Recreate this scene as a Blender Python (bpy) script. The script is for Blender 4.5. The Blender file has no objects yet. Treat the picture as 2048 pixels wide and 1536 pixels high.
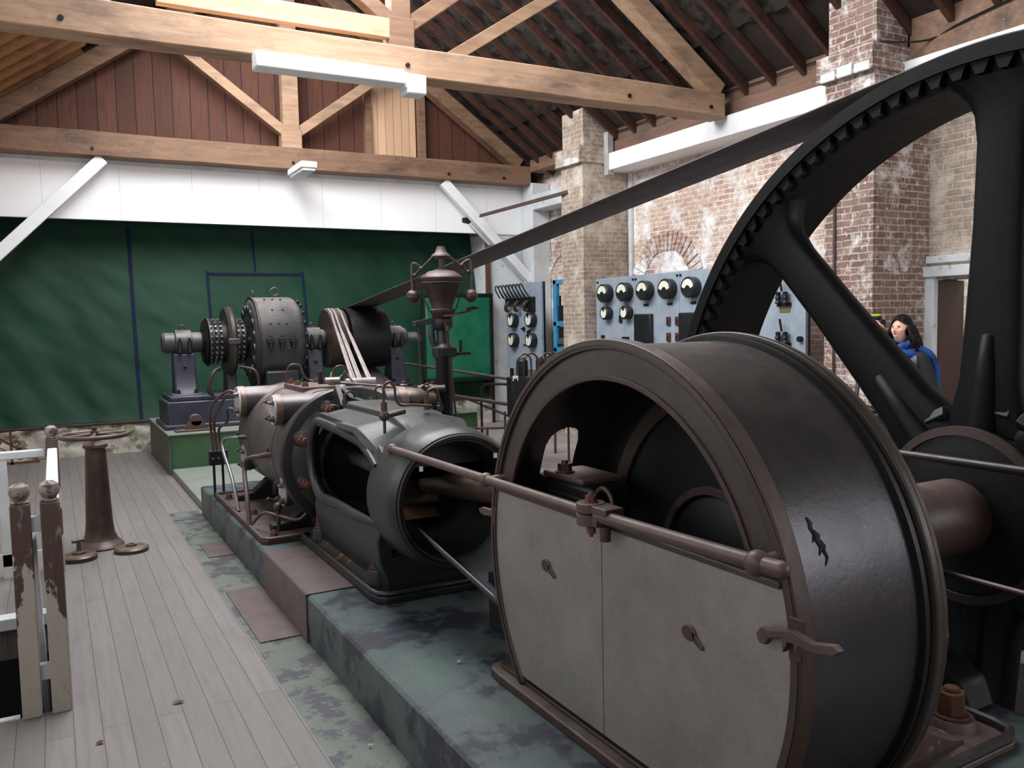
import bpy, bmesh, math, random
from mathutils import Vector, Matrix, noise as mnoise
random.seed(7)
S = bpy.context.scene
C = bpy.context.scene.collection
PI = math.pi
V = Vector
# ------------------------------------------------------------------ camera
F, CX, CY = 1680.0, 1024.0, 768.0
EYE = V((0, 0, 1.65))
def _axes():
    y = V((100 - CX, 665 - CY, F)).normalized()
    a = math.atan(0.021)
    h = V((math.cos(a), -math.sin(a), 0))
    n = y.cross(h).normalized()
    z = -n if n[1] > 0 else n
    x = y.cross(z)
    if x[0] < 0: x = -x
    return x, y, z
AX, AY, AZ = _axes()
def at(u, v, axis, val):
    "the point a sight line of the survey photograph meets on a known plane of the building"
    d = V((u - CX, v - CY, F)); w = V((AX.dot(d), AY.dot(d), AZ.dot(d)))
    return EYE + w * ((val - EYE[axis]) / w[axis])
cam = bpy.data.cameras.new('camera'); cam.sensor_width = 36; cam.lens = F / 2048 * 36; cam.clip_end = 200
co = bpy.data.objects.new('camera', cam); C.objects.link(co); S.camera = co
r_ = V((AX[0], AY[0], AZ[0])); d_ = V((AX[1], AY[1], AZ[1])); f_ = V((AX[2], AY[2], AZ[2]))
M = Matrix.Identity(4)
for i in range(3):
    M[i][0] = r_[i]; M[i][1] = -d_[i]; M[i][2] = -f_[i]; M[i][3] = EYE[i]
co.matrix_world = M
# ------------------------------------------------------------------ world, lights, exposure
W = bpy.data.worlds.new('sky'); S.world = W; W.use_nodes = True
W.node_tree.nodes['Background'].inputs[0].default_value = (0.82, 0.9, 1.0, 1)
W.node_tree.nodes['Background'].inputs[1].default_value = 0.9
def area(name, loc, direction, sx, sy, power, col=(0.97, 0.975, 1.0)):
    l = bpy.data.lights.new(name, 'AREA'); l.shape = 'RECTANGLE'; l.size = sx; l.size_y = sy; l.energy = power; l.color = col
    o = bpy.data.objects.new(name, l); C.objects.link(o); o.location = loc
    o.rotation_euler = V(direction).to_track_quat('-Z', 'Y').to_euler()
    return o
area('skylight_daylight', (1.65, 7.65, 6.0), (0.574, 0, -0.819), 7.0, 2.3, 700)
area('ridge_skylight_daylight', (3.8, 6.2, 6.62), (-0.574, 0, -0.819), 5.6, 1.1, 250)
area('side_window_daylight', (-1.12, 2.6, 2.35), (1, 0, -0.05), 7.5, 1.5, 50)
area('front_window_daylight', (5.55, -2.85, 2.8), (0, 1, -0.05), 3.4, 2.3, 115)
area('right_window_daylight', (7.42, -1.55, 2.6), (-1, 0, -0.1), 2.1, 2.2, 55)
area('yard_daylight', (8.7, 4.6, 3.2), (0.4, 0.0, -1), 3.6, 1.0, 80)
S.view_settings.view_transform = 'Standard'; S.view_settings.look = 'None'
S.view_settings.gamma = 1; S.view_settings.use_curve_mapping = False
S.view_settings.exposure = 0.15

# ------------------------------------------------------------------ materials
TONE = dict(old_brick=1.5, pier_brick=1.12, worn_ring=.8, brown_door=.75, charcoal_jacket=.6, blue_scarf=.75, oily_bronze=1.1, green_tarpaulin=.85, dark_sarking=.7, tan_brick=1.4, washed_brick=1.4, arch_fill=1.3, floor_boards=1.28, floor_concrete=1.25,
    flaking_green_floor=1.0, pale_green_slab=1.2, chequer_plate=1.1, pine_timber=1.1, new_pine=1.2, old_pine=1.1, new_boards=1.2,
    white_boards=1.25, white_paint=1.2, dirty_white_paint=1.25, crumbling_plaster=1.35, blue_grey_slate=1.2, engine_turned_panel=1.1,
    peeling_paint=1.25, cap_enamel=1.1, cream_dial=1.2, dark_machine_paint=.5, grey_green_enamel=.5, black_iron=.55, green_black_enamel=.65,
    grey_machine_paint=.8, blue_grey_paint=.6, skin=1.5, pale_rope=1.3, brown_oxide=.8, lit_rafter_timber=1.2, crankcase_sheet=.72,
    bore_shade_black=.6, black_green_cast_iron=.8, worn_green_paint=.85, brown_rail_paint=.85, lagging_sheet=.9, valve_chest_steel=.9, rusty_steel=.9,
    wall_plate_timber=1.1, white_casing=1.1)      # brightness factor on each material's colours, tuned by eye
GAIN = [1.0]
def col(h):
    c = [int(h[i:i+2], 16) / 255 for i in (0, 2, 4)]
    return tuple(min(.9, GAIN[0] * (((x + .055) / 1.055) ** 2.4 if x > .04 else x / 12.92)) for x in c) + (1,)
class N:
    def __init__(s, name):
        s.m = bpy.data.materials.new(name); s.m.use_nodes = True; GAIN[0] = TONE.get(name, 1.0)
        s.t = s.m.node_tree; s.b = s.t.nodes['Principled BSDF']
        s.tc = s.t.nodes.new('ShaderNodeTexCoord')
    def n(s, typ, **k):
        x = s.t.nodes.new('ShaderNode' + typ)
        for a, b in k.items(): setattr(x, a, b)
        return x
    def l(s, a, b): s.t.links.new(a, b)
    def mapped(s, scale=(1, 1, 1), src='Object'):
        m = s.n('Mapping'); s.l(s.tc.outputs[src], m.inputs[0]); m.inputs['Scale'].default_value = scale
        return m.outputs[0]
    def noise(s, vec, scale, detail=4, rough=.6):
        x = s.n('TexNoise'); s.l(vec, x.inputs['Vector']); x.inputs['Scale'].default_value = scale
        x.inputs['Detail'].default_value = detail; x.inputs['Roughness'].default_value = rough
        return x.outputs[0]
    def ramp(s, fac, a, b):
        x = s.n('MapRange'); s.l(fac, x.inputs[0]); x.inputs[1].default_value = a; x.inputs[2].default_value = b
        return x.outputs[0]
    def mix(s, fac, a, b, mode='MIX'):
        x = s.n('MixRGB', blend_type=mode)
        if isinstance(fac, float): x.inputs[0].default_value = fac
        else: s.l(fac, x.inputs[0])
        for i, q in ((1, a), (2, b)):
            if isinstance(q, tuple): x.inputs[i].default_value = q
            else: s.l(q, x.inputs[i])
        return x.outputs[0]
    def math(s, op, a, b=0.0):
        x = s.n('Math', operation=op)
        for i, q in ((0, a), (1, b)):
            if isinstance(q, (int, float)): x.inputs[i].default_value = q
            else: s.l(q, x.inputs[i])
        return x.outputs[0]
    def bump(s, h, strength=.3, dist=.01):
        x = s.n('Bump'); s.l(h, x.inputs['Height']); x.inputs['Strength'].default_value = strength
        x.inputs['Distance'].default_value = dist; s.l(x.outputs[0], s.b.inputs['Normal'])
    def done(s, c, rough=.6, metal=0.0):
        if isinstance(c, tuple): s.b.inputs['Base Color'].default_value = c
        else: s.l(c, s.b.inputs['Base Color'])
        if isinstance(rough, float): s.b.inputs['Roughness'].default_value = rough
        else: s.l(rough, s.b.inputs['Roughness'])
        s.b.inputs['Metallic'].default_value = metal
        return s.m
def paint(name, c1, c2, c3=None, scale=4, s3=6, t3=.62, rough=.5, metal=0.0, stretch=(1, 1, 1), bump=.15, bs=60, spots=None, spec=None, dust=None):
    m = N(name); v = m.mapped(stretch)
    c = m.mix(m.ramp(m.noise(v, scale, 5), .35, .65), col(c1), col(c2))
    if c3: c = m.mix(m.ramp(m.noise(v, s3, 8, .7), t3, t3 + .05), c, col(c3))
    if spots: c = m.mix(m.ramp(m.noise(v, 130, 2), .73, .76), c, col(spots))
    if bump: m.bump(m.noise(v, bs, 3), bump, .004)
    r = m.ramp(m.noise(v, scale * 2, 3), 0, 1)
    rr = m.n('MapRange'); m.l(m.noise(v, scale * 3, 4), rr.inputs[0]); rr.inputs[3].default_value = max(0, rough - .1); rr.inputs[4].default_value = min(1, rough + .15)
    if spec is not None: m.b.inputs['Specular IOR Level'].default_value = spec
    if dust:      # dust settled on the faces that look upwards
        g = m.n('NewGeometry'); sx = m.n('SeparateXYZ'); m.l(g.outputs['True Normal'], sx.inputs[0])
        f = m.math('MULTIPLY', m.ramp(sx.outputs[2], .35, 1.0), m.ramp(m.noise(m.mapped(), 5, 6, .7), .25, .6))
        f = m.math('MULTIPLY', f, .9)
        c = m.mix(f, c, col(dust)); o = m.done(c, rr.outputs[0], metal)
        if metal: m.l(m.math('MULTIPLY', m.math('SUBTRACT', 1.0, f), metal), m.b.inputs['Metallic'])
        return o
    return m.done(c, rr.outputs[0], metal)
def brick(name, ca, cb, mortar, wash, t=.55, paintv=.0, sc=1.0):
    m = N(name); sx = m.n('SeparateXYZ'); m.l(m.tc.outputs['Object'], sx.inputs[0])
    wob = m.noise(m.mapped(), 9, 3)
    u = m.math('ADD', m.math('ADD', sx.outputs[0], sx.outputs[1]), m.math('MULTIPLY', wob, .05))
    z = m.math('ADD', sx.outputs[2], m.math('MULTIPLY', m.noise(m.mapped(), 7, 2), .02))
    cb_ = m.n('CombineXYZ'); m.l(u, cb_.inputs[0]); m.l(z, cb_.inputs[1])
    b = m.n('TexBrick'); m.l(cb_.outputs[0], b.inputs[0]); b.inputs['Scale'].default_value = sc; b.offset = .46
    b.inputs['Brick Width'].default_value = .19; b.inputs['Row Height'].default_value = .064
    b.inputs['Mortar Size'].default_value = .0085; b.inputs['Mortar Smooth'].default_value = .25
    b.inputs['Color1'].default_value = col(ca); b.inputs['Color2'].default_value = col(cb); b.inputs['Mortar'].default_value = col(mortar)
    c = m.mix(m.ramp(m.noise(cb_.outputs[0], 3, 4), .4, .7), b.outputs[0], col(cb), 'MIX')
    c = m.mix(.55, b.outputs[0], c)
    c = m.mix(m.ramp(m.noise(cb_.outputs[0], 13, 5, .75), .45, .72), c, m.mix(.55, c, col('3a302e')))
    c = m.mix(m.ramp(m.noise(m.mapped(), 1.6, 6, .75), t, t + .13), c, col(wash))
    c = m.mix(m.ramp(m.noise(m.mapped((1, 1, .6)), 14, 6, .8), .57, .66), c, col(wash))
    h = m.math('ADD', m.math('MULTIPLY', b.outputs[1], -1.0), m.math('MULTIPLY', m.noise(m.mapped(), 30, 4), .5))
    m.bump(h, .7, .012)
    return m.done(c, .9)
def planks(name, ca, cb, gap, ax, w, ln, rough=.6, grain=None, gapw=.004, spots=None):
    "ax: (index along the board, index across)"
    m = N(name); sx = m.n('SeparateXYZ'); m.l(m.tc.outputs['Object'], sx.inputs[0])
    cb_ = m.n('CombineXYZ'); m.l(sx.outputs[ax[0]], cb_.inputs[0]); m.l(sx.outputs[ax[1]], cb_.inputs[1])
    b = m.n('TexBrick'); m.l(cb_.outputs[0], b.inputs[0]); b.inputs['Scale'].default_value = 1
    b.inputs['Brick Width'].default_value = ln; b.inputs['Row Height'].default_value = w; b.inputs['Mortar Size'].default_value = gapw
    b.inputs['Mortar Smooth'].default_value = .3; b.offset = .37
    b.inputs['Color1'].default_value = col(ca); b.inputs['Color2'].default_value = col(cb); b.inputs['Mortar'].default_value = col(gap)
    mp = m.n('Mapping'); m.l(cb_.outputs[0], mp.inputs[0]); mp.inputs['Scale'].default_value = (1, 14, 1)
    g = m.noise(mp.outputs[0], 2.5, 5)
    c = m.mix(m.ramp(g, .45, .8), b.outputs[0], col(grain or gap))
    c = m.mix(m.math('MULTIPLY', m.ramp(m.noise(m.mapped(), 1.7, 5, .7), .5, .75), .45), c, col(ca))
    c = m.mix(b.outputs[1], c, col(gap))
    if spots: c = m.mix(m.ramp(m.noise(m.mapped(), 45, 2), .77, .79), c, col(spots))
    m.bump(m.math('ADD', m.math('MULTIPLY', b.outputs[1], -1.0), m.math('MULTIPLY', g, .3)), .5, .005)
    return m.done(c, rough)
def timber(name, ca, cb, dark, along=0, rough=.7, spots=None):
    m = N(name); st = [14, 14, 14]; st[along] = 1.2
    v = m.mapped(tuple(st)); g = m.noise(v, 1.1, 6, .65)
    c = m.mix(m.ramp(g, .35, .65), col(ca), col(cb))
    c = m.mix(m.ramp(m.noise(m.mapped(tuple(2.2*(.35 if i == along else 1) for i in range(3))), 1.3, 7, .75), .5, .7), c, col(dark))
    if spots: c = m.mix(m.ramp(m.noise(m.mapped(), 34, 3), .69, .73), c, col(spots))
    m.bump(g, .4, .006)
    return m.done(c, rough)
MT = {}
MT['brick'] = brick('old_brick', '9c7c70', 'b29f91', 'cbbdad', 'e2ddd6', .50)
MT['brick_pier'] = brick('pier_brick', '6f4f47', '8a7268', 'b2a89c', 'e2dfda', .53)
MT['brick_tan'] = brick('tan_brick', '958778', '84746a', 'aaa091', 'b3aa9c', .5)
MT['plaster_wash'] = brick('washed_brick', '8f6f64', 'a08577', 'b9aea2', 'ddd8d2', .47)
MT['archfill'] = brick('arch_fill', '8f6660', 'a58d84', 'c9c2ba', 'efedea', .44)
MT['limewash'] = paint('limewashed_brick', 'c9c6c2', 'a8a29a', '7d665c', t3=.6, scale=5, rough=.9, bump=.8, bs=25)
MT['floorwood'] = planks('floor_boards', '6e6966', '63605d', '474342', (1, 0), .105, 1.9, .55, '5c5856', .002, 'cfc9c4')
MT['gable'] = planks('gable_boards', '603828', '4b281b', '180d0a', (2, 0), .235, 9, .75, '3c2118', .007, 'c9a794')
MT['newboards'] = planks('new_boards', 'b8977a', 'c4a588', '7d583c', (2, 0), .13, 9, .6, 'ba8b62', .004)
MT['whiteboards'] = planks('white_boards', 'e2e6ea', 'dde1e5', 'b0b5ba', (2, 0), .92, 9, .5, 'd6dade', .003)
MT['concrete'] = paint('floor_concrete', '857b75', '766d68', '5f5955', scale=2.5, s3=3, rough=.7)
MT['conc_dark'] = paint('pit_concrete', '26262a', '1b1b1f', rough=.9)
MT['plinth'] = paint('worn_green_paint', '52645a', '474b5c', '2e313b', scale=2.6, s3=2.6, t3=.5, rough=.42, spots='b5a88f', bump=.3)
MT['strip'] = paint('flaking_green_floor', '4f5f53', '676a61', '3e3e45', scale=2.6, s3=4.5, t3=.5, rough=.55, spots='b5a88f', bump=.4)
MT['slab'] = paint('pale_green_slab', '6f766e', '797d75', '646a62', scale=3, rough=.5)
MT['platform'] = paint('green_platform', '2d5030', '3a5c3e', '7c685a', scale=3, s3=9, t3=.7, rough=.55)
MT['platside'] = paint('platform_side', '4b584a', '595f55', '6d473e', scale=3, s3=3, t3=.62, rough=.6)
def chequer(name, a, b):
    m = N(name); v = m.mapped((1, 1, 1)); w1 = m.n('TexChecker'); m.l(v, w1.inputs[0]); w1.inputs['Scale'].default_value = 62
    c = m.mix(m.ramp(m.noise(v, 6, 5), .4, .7), col(a), col(b)); c = m.mix(m.math('MULTIPLY', w1.outputs[1], .4), c, col('3f3735'))
    m.bump(w1.outputs[1], .6, .004); return m.done(c, .45, .3)
MT['chequer'] = chequer('chequer_plate', '6f6360', '5d514f')
MT['timber_pale'] = timber('pine_timber', 'a88a70', '91735a', '68544a', 0, spots='6b5140')  # pale pine: near truss, and king post and struts of the far one
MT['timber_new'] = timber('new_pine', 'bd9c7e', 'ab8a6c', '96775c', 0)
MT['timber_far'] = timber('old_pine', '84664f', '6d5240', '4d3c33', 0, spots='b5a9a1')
MT['timber_dark'] = timber('rafter_timber', '4c2e21', '3a2217', '241612', 1)
MT['rafter_lit'] = timber('lit_rafter_timber', '9b6d45', '80552f', '4a3020', 0)  # rafter timber with the light on the left slope put into its colour
MT['plate'] = timber('wall_plate_timber', '6d5140', '5a4336', '403834', 1, spots='b9aca3')
MT['white'] = paint('white_paint', 'e0e4e7', 'd6dade', 'b9b6b1', t3=.66, rough=.5)
MT['white_old'] = paint('dirty_white_paint', 'c3c8cb', 'b2b6b8', '8d837a', t3=.62, rough=.6)
MT['roof'] = paint('dark_sarking', '2a211d', '3b2f29', '19130f', scale=2, s3=3, rough=.8)
MT['foil'] = paint('crumpled_lining', '3b3633', '2a2523', '1a1614', scale=5, s3=5, t3=.5, rough=.5, bump=1.0, bs=14)
def tarpm():
    m = N('green_tarpaulin'); v = m.mapped((1, 1, .4))
    c = m.mix(m.ramp(m.noise(v, 1.2, 4), .3, .7), col('07402a'), col('063422'))
    w = m.n('TexWave'); m.l(m.mapped((1, .2, .2)), w.inputs[0]); w.inputs['Scale'].default_value = 60
    m.bump(m.noise(m.mapped(), 5, 5), .15, .006); m.b.inputs['Specular IOR Level'].default_value = .3; return m.done(c, .6)
MT['tarp'] = tarpm()
MT['blue_tape'] = paint('blue_seam', '0d1c3a', '0b182f', rough=.7, bump=0, spec=.2)
MT['rubble'] = paint('crumbling_plaster', 'aaa69d', '8f8c80', '6d6a55', scale=6, s3=4, t3=.52, rough=.95, bump=1, bs=12)
MT['iron'] = paint('dark_machine_paint', '1f2124', '26292d', '3d312d', scale=3, s3=7, t3=.64, rough=.4, dust='5f5a57')
MT['iron_grey'] = paint('grey_green_enamel', '2e3435', '25292b', '403b37', scale=3, s3=9, t3=.68, rough=.38, dust='555b59')
MT['gen'] = paint('grey_machine_paint', '47474a', '39393d', '554d49', scale=4, rough=.42, dust='9a928c')
MT['gen_blue'] = paint('blue_grey_paint', '42465a', '363a4a', rough=.4, dust='6b6a70')
MT['rust'] = paint('rusty_steel', '5c4034', '6c4b39', '382823', scale=14, s3=20, rough=.75, metal=.2)
MT['rustdark'] = paint('brown_oxide', '3d302b', '4b3a33', '2a2222', scale=6, s3=9, rough=.5, metal=.3, dust='6e625a')
MT['rail'] = paint('brown_rail_paint', '5c4843', '4d3d39', '3a2f2d', scale=6, s3=15, rough=.45, metal=.2, dust='7f706a')
MT['lag'] = paint('lagging_sheet', '5a5755', '48474a', '65554d', scale=2.4, s3=5, t3=.62, rough=.4, metal=.35, dust='8d8078')
MT['chest'] = paint('valve_chest_steel', '4f4d54', '3e3d45', '6a554d', scale=4, s3=8, t3=.65, rough=.36, metal=.5, dust='a29690')
MT['bore_shade'] = paint('bore_shade_black', '0c0c0d', '111112', rough=.7, bump=0)  # black put inside the guide in place of shade
MT['steel'] = paint('bright_steel', '8a8a8c', '757579', '5b4d45', scale=10, rough=.35, metal=.7, bump=0)
MT['tray'] = paint('tray_sheet', '75757a', '66666b', rough=.35, metal=.5, bump=0)
MT['cap'] = paint('cap_enamel', 'a7a7a4', '939390', '77665c', scale=8, rough=.45)
MT['copper'] = paint('dull_copper', '6f5d55', '5f4f48', '4b3f3a', scale=10, rough=.4, metal=.5, dust='9b877c')
MT['shell'] = paint('crankcase_sheet', '575459', '454449', '5d5048', scale=2, s3=5, t3=.60, rough=.33, metal=.62, dust='5b4f46', spots='8a7f76')
MT['ringm'] = paint('worn_ring', '4c4540', '3d3733', '573f33', scale=5, s3=9, t3=.6, rough=.4, metal=.35)
def panelm():
    m = N('engine_turned_panel'); v = m.mapped()
    c = m.mix(m.ramp(m.noise(v, 3, 6, .7), .35, .7), col('8c8a86'), col('7b756f'))
    vo = m.n('TexVoronoi'); m.l(m.mapped((1, 1, 1)), vo.inputs[0]); vo.inputs['Scale'].default_value = 75
    c = m.mix(m.math('MULTIPLY', m.ramp(vo.outputs[0], .2, .7), .12), c, col('55504d'))
    m.bump(vo.outputs[0], .12, .003); return m.done(c, .36, .45)
MT['panel'] = panelm()
MT['inner'] = paint('green_black_enamel', '161b1c', '101415', rough=.5, spec=.3)
MT['black'] = paint('black_iron', '18191b', '1e1f22', rough=.45, spec=.35)
MT['fly'] = paint('black_green_cast_iron', '0c0e0e', '090b0b', rough=.5, bump=.3, bs=30, spec=.18)
MT['belt'] = paint('leather_belt', '4d4142', '423a3e', '55494a', scale=3, rough=.6)
MT['rope'] = paint('pale_rope', '8b827e', '786f6b', rough=.8)
MT['bronze'] = paint('oily_bronze', '4a3c34', '3a302b', '5a3e30', scale=12, rough=.38, metal=.4, dust='75665c')
MT['slate'] = paint('blue_grey_slate', '7d8894', '8c96a0', '69747f', scale=5, rough=.35)
MT['dial'] = paint('cream_dial', 'd2d2c4', 'c6c5b4', rough=.5, bump=0)
MT['blue'] = paint('sky_blue_paint', '2f86b4', '3d93bf', '7db9d2', scale=8, t3=.6, rough=.5)
MT['fuse'] = paint('fuse_brown', '5c3430', '4a2b28', rough=.4)
MT['brass'] = paint('tarnished_plate', '9a8356', '86724b', rough=.4, metal=.5)
MT['door'] = paint('brown_door', '45231a', '3c1e17', rough=.5, stretch=(6, 6, 1))
MT['block'] = brick('pale_block', 'c7bfae', 'bdb5a5', 'a79f90', 'd0c9ba', .5, sc=.45)
MT['green_glass'] = paint('green_tinted_sheet', '1e6c4e', '1a6045', '2f7a5c', scale=3, rough=.15, bump=.05)
def peel():
    m = N('peeling_paint'); zz = m.n('SeparateXYZ'); m.l(m.tc.outputs['Object'], zz.inputs[0]); v = m.mapped((1, 1, .45)); n = m.noise(v, 7, 8, .6)
    c = m.mix(m.ramp(m.math('SUBTRACT', n, m.math('MULTIPLY', m.math('SUBTRACT', zz.outputs[2], .42), .36)), .47, .485), col('4a3a35'), col('a49f96'))
    c = m.mix(m.ramp(m.noise(v, 30, 3), .6, .75), c, col('8b857c'))
    m.bump(m.ramp(n, .47, .485), .5, .003); return m.done(c, .65)
MT['peel'] = peel()
MT['ballpaint'] = paint('chipped_cream_paint', '9a938a', '7f766e', '54453f', scale=20, s3=22, t3=.5, rough=.6)
MT['skin'] = paint('skin', 'c79a86', 'bd8f7c', rough=.5, bump=0)
MT['hair'] = paint('black_hair', '0d0b0c', '141112', stretch=(1, 1, .2), scale=30, rough=.6, bump=.5, spec=.2)
MT['scarf'] = paint('blue_scarf', '0f4a96', '1a62b5', '0b356f', scale=9, s3=12, t3=.55, rough=.75, bump=.4)
MT['jacket'] = paint('charcoal_jacket', '26262b', '303036', rough=.85)
MT['jgrey'] = paint('grey_jacket_yoke', '6e7582', '7d8490', rough=.8)
MT['trouser'] = paint('black_trousers', '131316', '1a1a1e', rough=.85)
MT['lip'] = paint('lips', 'a05f58', '965650', rough=.4, bump=0)
MT['eye'] = paint('eye_lid', '3a2a26', '2d201e', rough=.4, bump=0)
MT['lime'] = paint('lime_sticker', 'a5c81e', '98ba1a', rough=.4, bump=0)
MT['leaf'] = paint('dry_leaf', '8c7455', '5b4632', rough=.8)
MT['tube'] = paint('white_casing', 'dfe2e2', 'd5d8d8', rough=.4, bump=0)
MT['glass'] = N('window_glass').done((1, 1, 1, 1), .05); MT['glass'].node_tree.nodes['Principled BSDF'].inputs['Transmission Weight'].default_value = 1.0
MT['rustyfoot'] = paint('flaking_galvanised_foot', '6a5b55', '5b4d48', 'c3c6ca', scale=6, s3=9, t3=.62, rough=.45, metal=.2, stretch=(2.5, .8, 1))
MT['sump'] = paint('oily_rust_sump', '33322f', '2b2a28', '7d6336', scale=5, s3=10, t3=.55, rough=.5)

# ------------------------------------------------------------------ mesh helpers
def frame(d):
    d = V(d).normalized(); a = V((0, 0, 1)) if abs(d.z) < .9 else V((1, 0, 0))
    x = a.cross(d).normalized(); y = d.cross(x); return x, y, d
def smoothpts(p, k=6):
    p = [V(q) for q in p]; o = []
    for i in range(len(p) - 1):
        a, b, c, d = p[max(i-1, 0)], p[i], p[i+1], p[min(i+2, len(p)-1)]
        for j in range(k):
            t = j / k
            o.append(.5 * ((2*b) + (c-a)*t + (2*a-5*b+4*c-d)*t*t + (3*b-a-3*c+d)*t**3))
    return o + [p[-1]]
class MB:
    def __init__(s): s.v = []; s.f = []
    def add(s, vs, fs):
        n = len(s.v); s.v += [V(q) for q in vs]; s.f += [[i + n for i in f] for f in fs]; return s
    def box(s, x0, x1, y0, y1, z0, z1):
        vs = [(x, y, z) for x in (x0, x1) for y in (y0, y1) for z in (z0, z1)]
        return s.add(vs, [(0, 1, 3, 2), (4, 6, 7, 5), (0, 4, 5, 1), (2, 3, 7, 6), (0, 2, 6, 4), (1, 5, 7, 3)])
    def beam(s, p, q, w, h, up=(0, 0, 1), w2=None, h2=None):
        p, q = V(p), V(q); d = (q - p).normalized(); side = d.cross(V(up)).normalized(); u = side.cross(d)
        w2 = w if w2 is None else w2; h2 = h if h2 is None else h2; vs = []
        for c, a, b in ((p, w, h), (q, w2, h2)):
            vs += [c + side*a/2*i + u*b/2*j for i, j in ((-1, -1), (1, -1), (1, 1), (-1, 1))]
        return s.add(vs, [(0, 3, 2, 1), (4, 5, 6, 7)] + [(i, (i+1) % 4, (i+1) % 4 + 4, i + 4) for i in range(4)])
    def cyl(s, p, q, r, r2=None, n=20):
        p, q = V(p), V(q); x, y, d = frame(q - p); r2 = r if r2 is None else r2; vs = []
        for c, k in ((p, r), (q, r2)):
            vs += [c + (x*math.cos(2*PI*i/n) + y*math.sin(2*PI*i/n))*k for i in range(n)]
        return s.add(vs, [tuple(range(n-1, -1, -1)), tuple(range(n, 2*n))] + [(i, (i+1) % n, (i+1) % n + n, i + n) for i in range(n)])
    def tube(s, pts, r, n=8, closed=False, sm=0):
        n0 = len(pts)
        pts = smoothpts(pts, sm) if sm else [V(p) for p in pts]
        if sm and isinstance(r, (list, tuple)):
            k_ = [i*(n0-1)/(len(pts)-1) for i in range(len(pts))]
            r = [r[min(int(q), n0-2)]*(1-(q-min(int(q), n0-2)))+r[min(int(q), n0-2)+1]*(q-min(int(q), n0-2)) for q in k_]
        m = len(pts); vs = []; x = None
        for i, p in enumerate(pts):
            a = pts[(i-1) % m] if closed or i > 0 else p; b = pts[(i+1) % m] if closed or i < m-1 else p
            d = (b - a).normalized()
            if x is None: x = frame(d)[0]
            x = (x - d*x.dot(d)).normalized(); y = d.cross(x)
            rr = r[i] if isinstance(r, (list, tuple)) else r
            vs += [p + (x*math.cos(2*PI*j/n) + y*math.sin(2*PI*j/n))*rr for j in range(n)]
        fs = []
        for i in range(m if closed else m-1):
            k = (i+1) % m
            fs += [(i*n+j, i*n+(j+1) % n, k*n+(j+1) % n, k*n+j) for j in range(n)]
        if not closed: fs += [tuple(range(n-1, -1, -1)), tuple(range((m-1)*n, m*n))]
        return s.add(vs, fs)
    def lathe(s, prof, o, ax, n=40, a0=0.0, a1=2*PI, loop=False, xd=None):
        "prof: (radius, distance along axis); loop closes the profile into a ring section"
        o = V(o); x, y, d = frame(ax)
        if xd: x = V(xd).normalized(); y = d.cross(x)
        full = abs(a1 - a0 - 2*PI) < 1e-6; k = n if full else n + 1; m = len(prof); vs = []
        for i in range(k):
            a = a0 + (a1-a0)*i/n; e = x*math.cos(a) + y*math.sin(a)
            vs += [o + e*r + d*h for r, h in prof]
        fs = []
        for i in range(n):
            j = (i+1) % k
            for q in range(m if loop else m-1):
                w = (q+1) % m; fs.append((i*m+q, j*m+q, j*m+w, i*m+w))
        if loop and not full: fs += [tuple(range(m)), tuple(range((k-1)*m+m-1, (k-1)*m-1, -1))]
        if not loop and full:
            if prof[0][0] > 1e-5: fs.append(tuple(i*m for i in range(k)))
            if prof[-1][0] > 1e-5: fs.append(tuple(i*m+m-1 for i in range(k)))
        return s.add(vs, fs)
    def sphere(s, c, r, n=18, sq=1.0):
        return s.lathe([(max(1e-4, r*math.sin(PI*i/12)), -r*sq*math.cos(PI*i/12)) for i in range(13)], c, (0, 0, 1), n)
    def prism(s, poly, axis, a, b):
        n = len(poly); vs = []
        for t in (a, b):
            for p, q in poly: vs.append({0: (t, p, q), 1: (p, t, q), 2: (p, q, t)}[axis])
        return s.add(vs, [tuple(range(n-1, -1, -1)), tuple(range(n, 2*n))] + [(i, (i+1) % n, (i+1) % n + n, i + n) for i in range(n)])
    def ringprism(s, outer, inner, axis, a, b):
        n = len(outer); vs = []
        for t in (a, b):
            for pl in (outer, inner):
                for p, q in pl: vs.append({0: (t, p, q), 1: (p, t, q), 2: (p, q, t)}[axis])
        fs = []
        for i in range(n):
            j = (i+1) % n
            fs += [(i, j, n+j, n+i), (2*n+i, 3*n+i, 3*n+j, 2*n+j), (i, 2*n+i, 2*n+j, j), (n+i, n+j, 3*n+j, 3*n+i)]
        return s.add(vs, fs)
    def hexb(s, p, d, r=.022, h=.03, w=True):
        p = V(p); d = V(d).normalized()
        if w: s.cyl(p, p + d*h*.2, r*1.35, n=16)
        s.cyl(p + d*h*.2 if w else p, p + d*h, r, r*.97, n=6); s.cyl(p + d*h*.98, p + d*h*1.35, r*.5, r*.42, n=10); return s
    def grid(s, fn, nu, nv):
        vs = [fn(i/nu, j/nv) for i in range(nu+1) for j in range(nv+1)]
        return s.add(vs, [(i*(nv+1)+j, (i+1)*(nv+1)+j, (i+1)*(nv+1)+j+1, i*(nv+1)+j+1) for i in range(nu) for j in range(nv)])
    def build(s, name, mat, parent=None, bevel=0, sub=0, seg=2, org=None, ang=38, thick=0):
        me = bpy.data.meshes.new(name)
        if parent is not None:
            off = parent.get('_o'); off = V(off) if off else V((0, 0, 0))
        elif org is not None: off = V(org)
        else:
            off = V(((min(q.x for q in s.v)+max(q.x for q in s.v))/2, (min(q.y for q in s.v)+max(q.y for q in s.v))/2, min(q.z for q in s.v)))
        me.from_pydata([q - off for q in s.v], [], s.f)
        b = bmesh.new(); b.from_mesh(me); bmesh.ops.recalc_face_normals(b, faces=b.faces); b.to_mesh(me); b.free()
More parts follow.
